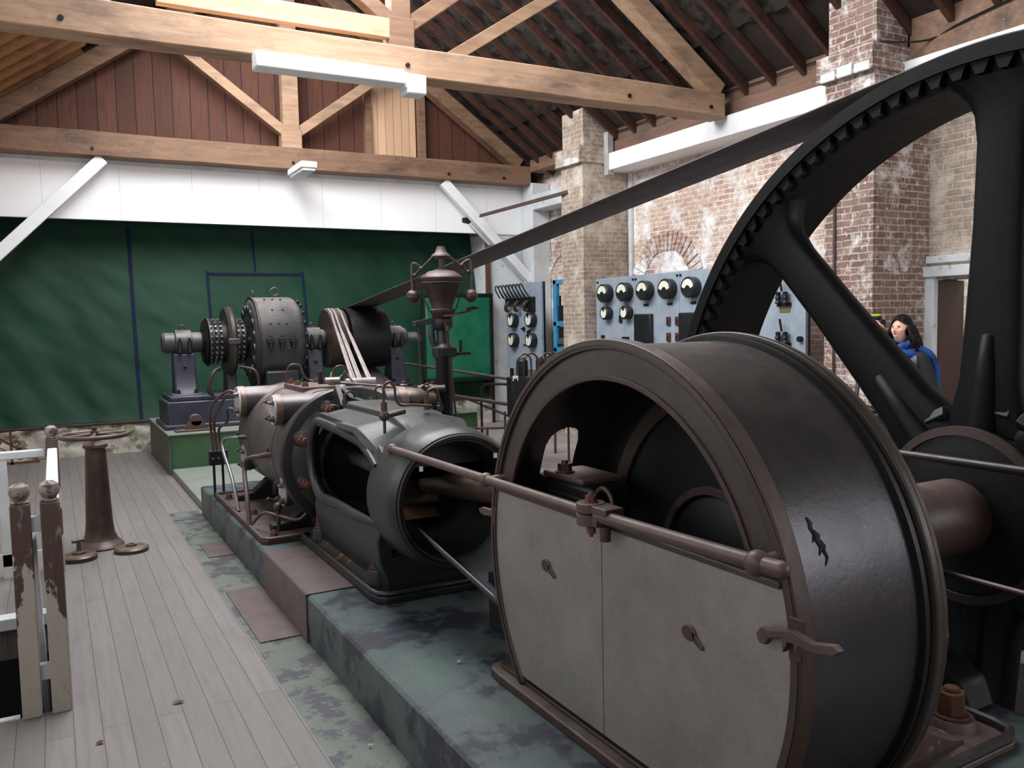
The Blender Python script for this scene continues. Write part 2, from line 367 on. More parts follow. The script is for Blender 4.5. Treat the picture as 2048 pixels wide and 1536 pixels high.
        me.shade_smooth(); me.set_sharp_from_angle(angle=math.radians(ang)); me.materials.append(MT[mat])
        o = bpy.data.objects.new(name, me); C.objects.link(o)
        if thick: md = o.modifiers.new('t', 'SOLIDIFY'); md.thickness = thick; md.offset = 0
        if bevel: md = o.modifiers.new('b', 'BEVEL'); md.width = bevel; md.segments = seg; md.limit_method = 'ANGLE'; md.angle_limit = .6
        if sub: md = o.modifiers.new('s', 'SUBSURF'); md.levels = sub; md.render_levels = sub
        if parent is not None:
            o.parent = parent
            if parent.type == 'MESH': o.location = (0, 0, 0)
        else: o.location = off
        o['_o'] = tuple(off)
        return o
    def top(s, name, mat, label, cat, group=None, **k):
        o = s.build(name, mat, **k); o['label'] = label; o['category'] = cat
        if group: o['group'] = group
        return o
    def struct(s, name, mat, **k):
        k.setdefault('org', (0, 0, 0)); o = s.build(name, mat, **k); o['kind'] = 'structure'; return o
def thing(name, label, cat, loc, group=None):
    o = bpy.data.objects.new(name, None); C.objects.link(o); o.location = loc; o.empty_display_size = .2
    o['label'] = label; o['category'] = cat; o['_o'] = tuple(loc)
    if group: o['group'] = group
    return o
def dup(root, loc, label, group=None, rz=0):
    r = root.copy(); C.objects.link(r); r.location = loc; r['label'] = label; r.rotation_euler[2] = rz
    if group: r['group'] = group
    for ch in list(root.children):
        c = ch.copy(); C.objects.link(c); c.parent = r
        for g in list(ch.children):
            d = g.copy(); C.objects.link(d); d.parent = c
    return r
def arc(cy, cz, r, a0, a1, n):
    return [(cy + r*math.cos(math.radians(a0+(a1-a0)*i/n)), cz + r*math.sin(math.radians(a0+(a1-a0)*i/n))) for i in range(n+1)]

# ================================================================== SETTING
XR, XL, YB, YF = 7.45, -1.15, 12.6, -2.8        # wall faces
SL = 0.70
def roofz(x): return 4.5 + SL*(6.93 - x) if x > 3.16 else 4.5 + SL*(x + .61)
# floors
b = MB()
b.box(XL, .85, YF, 4.1, -.25, 0); b.box(-.06, .85, 4.1, 5.62, -.25, 0); b.box(XL, .85, 5.62, YB, -.25, 0); b.box(.85, 1.13, 8.05, YB, -.25, 0)
b.struct('floor', 'floorwood')
MB().box(.85, 1.105, YF, 8.05, -.25, -.002).struct('floor.001', 'strip')
b = MB()
b.box(3.93, XR, YF, YB, -.25, 0); b.box(1.13, 3.93, 8.6, YB, -.25, -.001); b.box(1.105, 3.93, 7.85, 8.6, -.25, -.001)
b.struct('floor.002', 'concrete')
b = MB()   # flywheel pit
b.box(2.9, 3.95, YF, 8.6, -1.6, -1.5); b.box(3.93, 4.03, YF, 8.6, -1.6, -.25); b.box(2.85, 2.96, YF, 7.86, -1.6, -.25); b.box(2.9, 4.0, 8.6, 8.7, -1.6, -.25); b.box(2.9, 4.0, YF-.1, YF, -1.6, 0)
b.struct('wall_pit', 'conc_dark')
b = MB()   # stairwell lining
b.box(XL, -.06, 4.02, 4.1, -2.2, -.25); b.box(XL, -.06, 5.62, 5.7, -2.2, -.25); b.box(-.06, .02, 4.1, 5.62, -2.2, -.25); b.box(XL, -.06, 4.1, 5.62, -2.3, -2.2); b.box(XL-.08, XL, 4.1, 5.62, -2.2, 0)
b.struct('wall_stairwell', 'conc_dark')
MB().box(XL, -.06, 5.55, 5.66, -.06, .012).build('trim_1', 'white_old', org=(0, 0, 0), bevel=.006)['kind'] = 'structure'
MB().box(XL, -.2, 4.08, 4.12, -.05, .008).build('trim_2', 'white_old', org=(0, 0, 0))['kind'] = 'structure'
# right wall with doorway
b = MB()
b.box(XR, XR+.4, YF, 4.28, 0, 1.5); b.box(XR, XR+.4, YF, 4.28, 3.75, 4.3); b.box(XR, XR+.4, -.45, 4.28, 1.5, 3.75); b.box(XR, XR+.4, YF, -2.7, 1.5, 3.75); b.box(XR, XR+.4, 4.28, 5.17, 1.98, 4.3); b.box(XR, XR+.4, 5.17, 5.8, 0, 4.3)
b.struct('wall_right', 'brick_tan')
b = MB()
for y in (-2.68, -2.12, -1.57, -1.02, -.47): b.box(XR+.15, XR+.2, y-.025, y+.025, 1.5, 3.75)
b.box(XR+.15, XR+.2, -2.7, -.45, 2.6, 2.65); b.struct('window_5', 'white')
b = MB(); b.box(XR, XR+.4, 5.8, YB+1, 0, 4.3); b.struct('wall_right.001', 'brick')
# left wall with a band of windows
b = MB()
b.box(XL-.3, XL, YF, YB+1, 0, 1.55); b.box(XL-.3, XL, YF, YB+1, 3.15, 4.4); b.box(XL-.3, XL, YF, -1.2, 1.55, 3.15); b.box(XL-.3, XL, 6.4, YB+1, 1.55, 3.15)
b.struct('wall_left', 'brick')
b = MB()
for y in [-1.2 + 7.6/8*i for i in range(9)]: b.box(XL-.2, XL-.15, y-.03, y+.03, 1.55, 3.15)
b.box(XL-.2, XL-.15, -1.2, 6.4, 2.3, 2.35); b.struct('window_1', 'white')
# front wall behind the camera with a large window
b = MB()
b.box(XL-.3, XR+.4, YF-.3, YF, 0, 1.75); b.box(XL-.3, 3.8, YF-.3, YF, 1.75, 4.2); b.box(7.3, XR+.4, YF-.3, YF, 1.75, 4.2)
b.prism([(XL-.3, 4.2), (XR+.4, 4.2), (3.16, 7.3)], 1, YF-.3, YF)
b.struct('wall_front', 'brick')
b = MB()
for x in [3.85+.57*i for i in range(7)]: b.box(x-.025, x+.025, YF-.2, YF-.15, 1.75, 4.2)
for z in (2.5, 3.3): b.box(3.8, 7.3, YF-.2, YF-.15, z-.02, z+.02)
b.struct('window_2', 'white')
# back wall: plinth of crumbling plaster, structural wall, boarding, gable
b = MB(); b.box(XL-.3, XR+.4, YB+.75, YB+1, 0, 4.2); b.box(XL, 6.46, YB+.06, YB+.76, -.1, .38); b.struct('wall_back', 'brick')
def rub(u, v):
    x = XL + (6.5-XL)*u; z = .40*v
    d = .05*mnoise.noise(V((x*5, z*9, 1))) + .03*mnoise.noise(V((x*17, z*20, 4)))
    return (x, YB-.12 + d, z)
b = MB(); b.grid(rub, 160, 12); b.grid(lambda u, v: (XL+(6.5-XL)*u, YB-.12+.2*v+(0 if v else .05*mnoise.noise(V(((XL+(6.5-XL)*u)*5, 3.6, 1)))+.03*mnoise.noise(V(((XL+(6.5-XL)*u)*17, 8, 4)))), .40), 160, 1)
b.struct('baseboard_back', 'rubble', ang=80)
MB().box(XL, 6.45, YB-.14, YB-.02, .395, .425).build('trim_3', 'rustdark', org=(0, 0, 0), bevel=.005)['kind'] = 'structure'
MB().box(XL, 7.12, YB-.09, YB+.0, 3.13, 3.98).struct('wall_back.001', 'whiteboards')
MB().box(XL, 7.2, YB-.13, YB-.02, 3.86, 3.95).struct('trim_4', 'white_old')
MB().box(6.46, 7.45, YB-.06, YB+.74, 0, 3.13).struct('wall_back.002', 'white_old')
MB().prism([(XL-.3, 4.0), (XR+.4, 4.0), (3.16, 7.3)], 1, YB-.02, YB+.1).struct('wall_back.003', 'gable')
MB().box(4.49, 5.22, YB-.06, YB-.021, 4.24, 5.45).top('board_patch', 'newboards', 'patch of fresh pale boards nailed over the dark gable boarding', 'boards')
MB().box(5.25, 5.36, YB-.14, YB-.02, 4.15, 5.5).top('timber_stud', 'timber_far', 'old dark upright stud beside the patch of pale boards', 'timber')
MB().box(4.38, 4.48, YB-.12, YB-.02, 4.15, 5.3).top('timber_stud', 'timber_far', 'narrow upright batten on the left edge of the pale boards', 'timber')
MB().box(6.43, 6.47, YB-.12, YB-.0, .4, 3.13).build('trim_5', 'rust', org=(0, 0, 0))['kind'] = 'structure'
# roof slopes; the left one has a long glazed opening below the ridge
def slope(x0, x1, y0, y1, t=.08, lift=0):
    b = MB()
    vs = [(x, y, roofz(x)+lift+k) for x in (x0, x1) for y in (y0, y1) for k in (0, t)]
    return b.add(vs, [(0, 1, 3, 2), (4, 6, 7, 5), (0, 4, 5, 1), (2, 3, 7, 6), (0, 2, 6, 4), (1, 5, 7, 3)])
b = slope(4.35, XR+.5, YF-.3, YB+1); c = slope(3.161, 4.35, 9.1, YB+1); d = slope(3.161, 4.35, YF-.3, 3.3)
b.add(c.v, c.f).add(d.v, d.f).struct('ceiling', 'roof')
b = MB()
for i in range(8):
    y = 3.3+.83*i; b.beam((3.2, y, roofz(3.2)+.06), (4.35, y, roofz(4.35)+.06), .05, .05)
b.struct('window_4', 'white')
b = slope(XL-.5, .55, YF-.3, YB+1); c = slope(.55, 3.159, 11.2, YB+1); d = slope(.55, 3.159, YF-.3, 4.1); e = slope(2.7, 3.159, 4.1, 11.2)
b.add(c.v, c.f).add(d.v, d.f).add(e.v, e.f).struct('ceiling.001', 'roof')
b = MB()
for i in range(11):
    y = 4.1 + .71*i; b.beam((.55, y, roofz(.55)+.06), (2.7, y, roofz(2.7)+.06), .05, .05)
b.struct('window_3', 'white')
def foilf(u, v):
    x = 4.36 + 2.2*u; y = 5.5 + 7.0*v
    return (x, y, roofz(x) - .035 + .035*mnoise.noise(V((x*6, y*6, 0))) + .012*mnoise.noise(V((x*18, y*18, 3))))
def foilg(u, v):
    x = 3.4 + .96*u; y = 9.2 + 3.3*v
    return (x, y, roofz(x) - .035 + .035*mnoise.noise(V((x*6, y*6, 0))) + .012*mnoise.noise(V((x*18, y*18, 3))))
MB().grid(foilf, 70, 150).grid(foilg, 28, 72).struct('ceiling.002', 'foil', ang=20)
# rafters
def rafter(y, right):
    b = MB()
    if right: p, q = (3.2, y, roofz(3.2)-.085), (7.4, y, roofz(7.4)-.085)
    else: p, q = (-1.1, y, roofz(-1.1)-.07), (.55, y, roofz(.55)-.07)
    return b.beam(p, q, .055, .11)
for i in range(23):
    y = 12.35 - .42*i
    lab = 'brown common rafter of the dark right roof slope, ' + ('beyond the far brick pier' if y > 10.6 else 'between the two brick piers' if y > 5.8 else 'above the doorway')
    rafter(y, True).top('roof_rafter', 'timber_dark', lab, 'rafter', group='rafters of the right slope ' + ('far bay' if y > 10.6 else 'middle bay' if y > 5.8 else 'near bay'))
for i in range(11):
    rafter(12.3 - .42*i, False).top('roof_rafter', 'rafter_lit', 'orange-lit common rafter of the left roof slope at the upper left corner', 'rafter', group='rafters of the left slope')

# trusses
def truss(y, near):
    zb, zt = (3.97, 4.24) if near else (3.91, 4.22)
    kx0, kx1 = (2.92, 3.11) if near else (3.07, 3.30)
    mat = 'timber_pale' if near else 'timber_far'
    t = thing('roof_truss', 'large pale pine roof truss crossing the top of the picture' if near else 'far roof truss of old pine against the boarded gable', 'truss', (3.1, y, zb))
    m = MB(); n = 24; X0, X1 = XL+.02, (6.97 if near else 7.12)
    for k in range(n):      # hand-hewn tie beam, slightly uneven
        pass
    def g(side):
        o = []
        for k in range(n+1):
            x = X0 + (X1-X0)*k/n; w = .012*mnoise.noise(V((x*1.3, side*7, y)))
            o.append((x, w))
        return o
    vs = []
    for k in range(n+1):
        x = X0+(X1-X0)*k/n; a = .014*mnoise.noise(V((x*.9, 3, y))); c = .014*mnoise.noise(V((x*.9, 9, y))); d = .01*mnoise.noise(V((x*1.5, 5, y)))
        vs += [(x, y+d, zb+a), (x, y+.26, zb+a), (x, y+.26, zt+c), (x, y+d, zt+c)]
    fs = []
    for k in range(n): fs += [(4*k+j, 4*k+(j+1) % 4, 4*k+4+(j+1) % 4, 4*k+4+j) for j in range(4)]
    fs += [(0, 1, 2, 3), (4*n, 4*n+3, 4*n+2, 4*n+1)]
    m.add(vs, fs).build('tie_beam', mat, t, bevel=.012)
    for x in ([3.05, 6.75, 5.6, .2] if near else [.6, 3.18, 5.62, 6.6]): MB().cyl((x, y-.015, zb+.09), (x, y+.02, zb+.09), .022, n=12).build('bolt', 'black', t)
    zk = 7.0; m = MB(); kx = (kx0+kx1)/2
    m.box(kx0, kx1, y+.03, y+.2, zt-.05, zk)
    m.box(kx0-.03, kx1+.03, y+.025, y+.205, zt-.01, zt+.26)
    m.build('king_post', 'timber_far' if near else 'timber_pale', t, bevel=.008)
    off = .10
    for sgn in (-1, 1):
        xe = 3.16 + sgn*3.78; m = MB()
        m.beam((xe, y+.12, zt+.02), (3.16+sgn*.1, y+.12, zt+.02+SL*3.68), .2, .21, up=(0, 0, 1)); m.build('principal_rafter', mat, t, bevel=.01)
        m = MB(); xs = kx+sgn*.09; L = 1.75 if not near else 1.7
        m.beam((xs, y+.11, zt+.22), (xs+sgn*L, y+.11, zt+.22+L*.735), .13, .135, up=(0, 0, 1)); m.build('strut', 'timber_far' if near else 'timber_pale', t, bevel=.006)
    if near:
        MB().beam((3.5, y+.33, 4.2), (5.35, y+.33, 5.41), .07, .12).build('strut', mat, t, bevel=.005)
        MB().box(.9, kx0-.01, y+.03, y+.12, 4.30, 4.475).build('collar_board', 'timber_new', t, bevel=.004)
    else:
        MB().beam((.72, y+.1, zb-.02), (-1.12, y+.1, 2.02), .11, .15).build('knee_brace', 'white', t, bevel=.006)
        MB().beam((5.57, y+.1, zb-.02), (7.12, y+.1, 2.36), .11, .15).build('knee_brace', 'white', t, bevel=.006)
    return t
truss(7.47, True); truss(12.2, False)
MB().box(7.1, 7.44, 12.15, 12.5, 0, 3.95).top('timber_post', 'white_old', 'flaking white corner post under the end of the far truss', 'post', bevel=.012)

# wall plate, white boxed beam, piers
MB().box(7.12, 7.43, 5.76, 9.97, 4.02, 4.18).box(7.15, 7.43, 5.76, 9.97, 4.18, 4.44).top('wall_plate', 'plate', 'long weathered wall plate over the white beam between the piers', 'timber', bevel=.01)
MB().box(7.12, 7.43, 0, 5.21, 3.98, 4.4).top('wall_plate', 'timber_far', 'brown wall plate with a cable at the top right corner', 'timber', bevel=.01)
MB().box(7.1, 7.43, 10.53, 12.2, 4.12, 4.32).top('wall_plate', 'timber_far', 'short dark wall plate between the far pier and far truss', 'timber', bevel=.01)
MB().box(7.02, 7.44, 5.76, 9.97, 3.765, 4.0).top('boxed_beam', 'white', 'white boxed beam running between the two brick piers', 'beam', bevel=.008)
MB().box(7.02, 7.44, 0, 5.21, 3.765, 3.97).top('boxed_beam', 'white', 'white boxed beam behind the top of the flywheel rim', 'beam', bevel=.008)
MB().box(7.1, 7.44, 10.53, 12.15, 3.5, 3.75).top('boxed_beam', 'white_old', 'short dirty white beam stub left of the far pier', 'beam', bevel=.008)
for y0, y1, l, mt in ((9.97, 10.53, 'far pale brick pier rising beside the small switchboard', 'brick_tan'), (5.21, 5.76, 'near red brick pier with a white painted ledge behind the flywheel', 'brick_pier')):
    p = MB()
    def rough(x0, x1, ya, yb, z0, z1):
        p.box(x0, x1, ya, yb, z0, z1)
    rough(6.65, XR, y0, y1, 0, 3.87); rough(6.58, XR, y0-.03, y1+.05, 3.87, 4.1); rough(6.67, XR, y0, y1-.02, 4.1, 4.12)
    p.prism([(6.67, 4.12), (7.1, 4.12), (7.1, 4.34), (6.67, 4.62)], 1, y0, y1-.02)
    q = p.top('brick_pier', mt, l, 'pier')
    for i in range(3 if y0 < 9 else 2):
        w = MB().box(6.572, 6.6, y0+.0+.19*i, y0+.17+.19*i, 3.86, 3.945+.02*(i % 2)); w.build('painted_ledge', 'white_old', q, bevel=.01)
# blind arch of radiating bricks on the right wall
def voussoirs(cy, cz, r0, r1, n, a0=-8, a1=188):
    b = MB(); random.seed(3)
    for i in range(n):
        a = math.radians(a0+(a1-a0)*(i+.5)/n); da = math.radians((a1-a0)/n)*.40; j = random.uniform(-.01, .01); jr = random.uniform(-.012, .012)
        P = [(cy+math.cos(a+s*da)*(r+jr), cz+math.sin(a+s*da)*(r+jr)) for s, r in ((-1, r0), (1, r0), (1, r1), (-1, r1))]
        b.prism(P, 0, XR-.03+j, XR+.02)
    return b
voussoirs(9.12, 2.1, .50, .76, 25).top('blind_arch', 'plaster_wash', 'bricked-up arch of radiating bricks above the gauge switchboard', 'arch', bevel=.006)
MB().prism([(9.12+a, 2.1+c) for a, c in arc(0, 0, .49, 0, 180, 20)]+[(8.63, 1.4), (9.61, 1.4)], 0, XR-.012, XR+.02).struct('wall_right.002', 'archfill')
voussoirs(11.75, 2.3, .42, .68, 22).top('blind_arch', 'plaster_wash', 'partly hidden brick arch left of the far pier over the blue frame', 'arch', bevel=.006)
# door
b = MB(); b.box(XR-.05, XR+.1, 5.12, 5.22, 0, 2.06); b.box(XR-.05, XR+.1, 4.2, 4.28, 0, 2.06); b.box(XR-.08, XR+.1, 4.18, 5.24, 2.0, 2.1); b.box(XR-.04, XR+.05, 4.14, 5.28, 2.13, 2.2)
b.struct('trim_6', 'white_old', bevel=.006)
MB().box(XR+.02, XR+.41, 5.11, 5.16, .01, 1.97).build('door_1', 'door', org=(0, 0, 0), bevel=.004)['kind'] = 'structure'
MB().box(9.6, 9.8, 2.2, 7.2, 0, 3).struct('wall_yard', 'block')
MB().box(XR, 9.6, 2.2, 7.2, -.12, -.02).struct('floor.003', 'concrete')

# ================================================================== TARPAULIN AND BACK OF THE HALL
def tarpf(u, v):
    x = XL+.03 + (6.41-XL)*u; z = .43 + 2.85*v
    d = .012*math.sin(x*5.5 + 1.2*math.sin(z*1.3))*(1-v*.6) + .016*mnoise.noise(V((x*1.1+z*.8, z*.7, 2))) + .02*mnoise.noise(V((x*3+z*2.5, z*2.5, 7)))
    d += .012*(1-v)**3*math.sin(x*13+z*6) + .006*mnoise.noise(V((x*9+z*7, z*5, 9)))
    return (x, YB-.02+.62*v**.8+d*.9, z)
tp = MB().grid(tarpf, 220, 70).top('tarpaulin', 'tarp', 'huge dark green tarpaulin hung across the back of the hall under the white boards', 'tarpaulin', ang=180)
def tape(x0, x1, z0, z1):
    def f(u, v):
        x = x0+(x1-x0)*u; z = z0+(z1-z0)*v; p = tarpf((x-XL)/(6.44-XL), (z-.43)/2.85); return (x, p[1]-.012, z)
    return MB().grid(f, max(1, int((x1-x0)/.03)), max(1, int((z1-z0)/.05)))
tape(1.02, 1.07, .43, 3.12).build('seam', 'blue_tape', tp)
m = tape(2.05, 2.09, 1.5, 2.5)
for a in (tape(2.05, 3.5, 2.44, 2.48), tape(3.46, 3.5, 1.5, 2.5), tape(2.75, 2.78, 2.5, 3.12)): m.add(a.v, a.f)
m.build('seam', 'blue_tape', tp)
# framed green sheet in the corner
t = thing('framed_sheet', 'glossy green translucent sheet in a dark frame at the right end of the tarpaulin', 'screen', (5.95, YB-.2, 0))
MB().grid(lambda u, v: (5.2+1.2*u, YB-.24+.006*mnoise.noise(V((u*6, v*8, 1))), .75+1.35*v), 20, 20).build('sheet', 'green_glass', t, ang=180, thick=.006)
m = MB(); m.box(5.16, 6.42, YB-.27, YB-.23, 2.1, 2.14); m.box(5.16, 6.42, YB-.27, YB-.23, .72, .76); m.box(5.16, 5.2, YB-.27, YB-.23, 0, 2.1); m.box(6.38, 6.42, YB-.27, YB-.23, 0, 2.1)
m.build('frame', 'black', t)
# scrap wrought iron left in front of the plaster plinth
def scroll(cx, cz, r, k=1):
    return [(cx + k*r*(1-i/30)*math.cos(i*.42), 12.2 + .004*i, cz + r*(1-i/30)*math.sin(i*.42)) for i in range(25)]
t = thing('iron_grille', 'rusty scrollwork iron grille leaning against the plaster plinth', 'grille', (-.5, 12.25, 0))
m = MB()
for x in (-1.05, -.78, -.52): m.box(x, x+.03, 12.22, 12.25, 0, .42)
m.beam((-.75, 12.23, .42), (-.22, 12.23, .05), .02, .03); m.box(-1.1, -.2, 12.22, 12.25, 0, .03); m.build('frame', 'rust', t)
for k, (x, z, r) in enumerate(((-.9, .12, .1), (-.66, .13, .11), (-.66, .3, .07), (-.4, .12, .1), (-.92, .31, .07), (-.45, .26, .05))):
    MB().tube(scroll(x, z, r, 1 if k % 2 else -1), .008, 6).build('scroll', 'rustdark', t)
# steel bracket in the corner
t = thing('wall_bracket', 'rusty steel angle arm reaching from the white boards to the far brick pier', 'bracket', (7.0, 11.9, 3.3))
MB().beam((6.05, 12.0, 3.33), (6.66, 10.35, 3.50), .05, .012).beam((6.05, 12.0, 3.345), (6.66, 10.35, 3.52), .012, .05).build('arm', 'rail', t)
MB().beam((6.1, 12.45, 3.28), (6.45, 12.45, 2.95), .05, .06).build('brace', 'white_old', t)
MB().prism([(5.98, 3.3), (6.2, 3.26), (6.32, 3.33), (6.22, 3.4), (6.16, 3.41), (6.14, 3.52), (6.12, 3.42), (6.08, 3.42), (6.06, 3.38), (5.98, 3.37)], 1, 12.494, 12.507).build('broken_hole', 'conc_dark', t)
# lights
t = thing('strip_light', 'white fluorescent strip light hung on the near truss', 'light', (2.3, 7.36, 3.8))
MB().prism([(7.24, 3.82), (7.44, 3.82), (7.44, 3.96), (7.27, 3.96)], 0, 1.62, 2.94).build('casing', 'tube', t, bevel=.012)
MB().box(2.96, 3.15, 7.26, 7.44, 3.75, 3.93).build('end_box', 'tube', t, bevel=.015)
MB().box(2.94, 2.97, 7.28, 7.43, 3.80, 3.94).build('end_cap', 'white_old', t, bevel=.004)
t = thing('strip_light', 'small white light casing seen end-on under the far truss', 'light', (3.18, 11.9, 3.74))
MB().box(3.16, 3.20, 11.9, 12.3, 3.88, 3.93).build('hanger', 'white_old', t)
MB().box(3.08, 3.30, 11.4, 12.15, 3.80, 3.885).build('casing', 'tube', t, bevel=.01)
MB().box(3.10, 3.28, 11.42, 12.1, 3.76, 3.80).build('diffuser', 'white_old', t, bevel=.01)
# conduits on the right wall
MB().box(XR-.05, XR-.005, 9.86, 9.93, .0, 3.76).top('conduit', 'white_old', 'pale grey vertical trunking on the right side of the far pier', 'pipe', bevel=.004)
MB().tube([(6.63, 5.63, 1.1), (6.63, 5.63, 3.6)], .012, 8).top('conduit', 'rail', 'thin dark pipe running up the face of the near brick pier', 'pipe')
MB().box(7.0, 7.1, 9.85, 9.95, 3.7, 4.3).top('iron_strap', 'cap', 'grey upright iron strap at the far end of the white beam', 'strap', bevel=.005)
MB().tube([(7.12, 5.85+.41*i, 4.30-.012*(i % 2)) for i in range(11)], .007, 6, sm=3).top('cable', 'black', 'black cable clipped along the wall plate between the piers', 'cable')
MB().tube([(7.1, .3, 4.30), (7.1, 2.2, 4.25), (7.1, 3.6, 4.28), (7.1, 4.6, 4.19), (7.1, 5.0, 4.12), (6.7, 5.2, 4.11)], .009, 6, sm=4).top('cable', 'black', 'sagging black cable over the brown timber at the top right', 'cable')

# ================================================================== GENERATOR SET
MB().box(1.13, 5.0, 10.12, 12.2, 0, .47).top('machine_base', 'platform', 'green painted concrete base under the generator', 'base', bevel=.015)
MB().box(1.112, 1.14, 10.14, 12.2, 0, .455).build('trim_7', 'platside', org=(0, 0, 0))['kind'] = 'structure'
MB().box(1.10, 5.0, 10.09, 12.2, .455, .475).build('trim_8', 'slab', org=(0, 0, 0), bevel=.005)['kind'] = 'structure'
MB().box(1.13, 3.2, 7.87, 10.1, 0, .08).top('low_slab', 'slab', 'pale green low concrete step between engine plinth and generator base', 'step', bevel=.01)
GY, GZ = 11.0, 1.49
t = thing('generator', 'large grey belt-driven electric generator on the green base', 'generator', (2.7, GY, .475))
AXX = (1, 0, 0)
def drum(prof, n=48): return MB().lathe([(r, x) for x, r in prof], (0, GY, GZ), AXX, n)
MB().box(1.16, 2.05, 10.55, 11.45, .50, .80).box(1.2, 2.0, 10.6, 11.4, .80, .86).box(2.05, 4.55, 10.55, 11.45, .50, .80).box(1.12, 4.6, 10.5, 11.5, .475, .53).build('bed_plate', 'gen_blue', t, bevel=.015)
for x0, w in ((1.42, .17), (3.03, .14), (4.17, .14)):
    f = MB()
    pr = [(GY-.22, .86), (GY+.22, .86), (GY+.16, .95), (GY+.12, 1.15), (GY+.11, 1.36), (GY-.11, 1.36), (GY-.12, 1.15), (GY-.16, .95)]
    f.prism(pr, 0, x0-w*.75, x0+w*.75); f.box(x0-w*1.1, x0+w*1.1, GY-.27, GY+.27, .82, .88)
    pd = f.build('bearing_pedestal', 'gen_blue', t, bevel=.02)
    wd = .24 if x0 < 2 else .17
    MB().lathe([(.10, -wd), (.125, -wd+.03), (.125, -.1), (.155, -.09), (.155, .09), (.125, .1), (.125, wd-.03), (.10, wd)], (x0, GY, GZ), AXX, 28).build('bearing_housing', 'gen', pd)
    for dx in (-.05, .06):
        MB().cyl((x0+dx, GY-.15, GZ-.12), (x0+dx, GY-.15, GZ+.02), .026, n=12).hexb((x0+dx, GY-.15, GZ+.02), (0, 0, 1), .018, .03).build('cap_bolt', 'iron', pd)
    MB().tube([(x0+.03*math.cos(a), GY, GZ+.185+.03*math.sin(a)) for a in [k*PI/8 for k in range(16)]], .008, 6, closed=True).cyl((x0, GY, GZ+.14), (x0, GY, GZ+.16), .015).build('eye_bolt', 'bronze', pd)
    MB().sphere((x0, GY-.13, 1.2), .02, 12).build('plug', 'iron', pd)
    for dx in (-.1, .1): MB().hexb((x0+dx, GY-.22, .88), (0, 0, 1), .024, .04).build('foot_bolt', 'iron', pd)
MB().cyl((1.2, GY, GZ), (4.5, GY, GZ), .06, n=24).build('shaft', 'steel', t)
# slip rings with their studs
sr = drum([(1.64, .05), (1.66, .26), (1.68, .285), (1.70, .26), (2.14, .26), (2.16, .24), (2.17, .05)]).build('collector', 'black', t)
for x in (1.72, 1.78, 1.84, 2.04, 2.1):
    m = MB()
    for k in range(26):
        a = 2*PI*k/26; e = V((0, math.cos(a), math.sin(a)))
        m.cyl(V((x, GY, GZ))+e*.25, V((x, GY, GZ))+e*.295, .017, .012, n=8)
    m.build('stud_ring', 'steel', sr)
drum([(1.70, .263), (1.70, .30), (1.715, .30), (1.715, .263)]).build('collar', 'rustdark', sr)
br = MB().lathe([(.36, -.04), (.42, -.045), (.42, .045), (.36, .04)], (1.96, GY, GZ), AXX, 56, loop=True).build('brush_ring', 'gen', t)
MB().lathe([(.415, -.05), (.44, -.02), (.44, .02), (.415, .05)], (1.96, GY, GZ), AXX, 56).build('rim', 'ringm', br)
MB().prism([(GY-.17, .86), (GY+.17, .86), (GY+.12, 1.1), (GY+.2, 1.2), (GY-.2, 1.2), (GY-.12, 1.1)], 0, 1.9, 2.02).build('brush_stand', 'gen_blue', t, bevel=.02)
MB().box(1.89, 2.03, GY-.45, GY-.38, GZ-.03, GZ+.04).build('clamp', 'gen', br, bevel=.01)
# stator
st = drum([(2.2, .30), (2.2, .46), (2.22, .50), (2.25, .535), (2.265, .55), (2.73, .55), (2.77, .53), (2.84, .44), (2.88, .33), (2.88, .12)], 72).build('stator', 'gen', t)
drum([(2.235, .553), (2.235, .562), (2.255, .562), (2.255, .553)], 72).build('rim', 'rustdark', st)
for k in range(16):
    a = 2*PI*(k+.5)/16
    MB().cyl((2.185, GY+.41*math.cos(a), GZ+.41*math.sin(a)), (2.202, GY+.41*math.cos(a), GZ+.41*math.sin(a)), .05, n=18).build('vent_boss', 'gen', st)
for k in range(16):
    a = 2*PI*(k+.5)/16; MB().cyl((2.18, GY+.41*math.cos(a), GZ+.41*math.sin(a)), (2.187, GY+.41*math.cos(a), GZ+.41*math.sin(a)), .034, n=16).build('vent_hole', 'black', st)
for k in range(10):
    a = math.radians(100+18*k); MB().cyl((2.82, GY+.49*math.cos(a), GZ+.49*math.sin(a)), (2.84, GY+.50*math.cos(a), GZ+.50*math.sin(a)), .03, n=14).build('vent_hole', 'black', st)
for a in (112, 136, 157, 190):
    for x in ((2.38, 2.48, 2.58) if a != 136 else (2.43, 2.56)):
        e = V((0, math.cos(math.radians(a)), math.sin(math.radians(a)))); p = V((x, GY, GZ))
        MB().cyl(p+e*.545, p+e*.57, .013, .01, n=10).build('rivet', 'gen', st)
for x in (2.36, 2.5, 2.64):
    MB().box(x-.045, x+.045, GY-.6, GY-.53, GZ-.02, GZ+.035).cyl((x, GY-.57, GZ-.09), (x, GY-.57, GZ+.03), .026).hexb((x, GY-.57, GZ+.035), (0, 0, 1), .02, .03).build('clamp_lug', 'iron', st, bevel=.004)
MB().tube([(2.56+.05*math.cos(a), GY, GZ+.62+.05*math.sin(a)) for a in [k*PI/10 for k in range(20)]], .013, 8, closed=True).cyl((2.56, GY, GZ+.54), (2.56, GY, GZ+.575), .028).build('lifting_eye', 'gen', st)
MB().tube([(2.3, GY+.1+.03*math.cos(a), GZ+.60+.035*math.sin(a)) for a in [k*PI/10 for k in range(20)]], .01, 8, closed=True).cyl((2.3, GY+.1, GZ+.53), (2.3, GY+.1, GZ+.57), .018).build('lifting_eye', 'gen', st)
MB().box(2.3, 2.72, GY-.5, GY+.5, .8, 1.12).build('stator_foot', 'iron', t, bevel=.03)
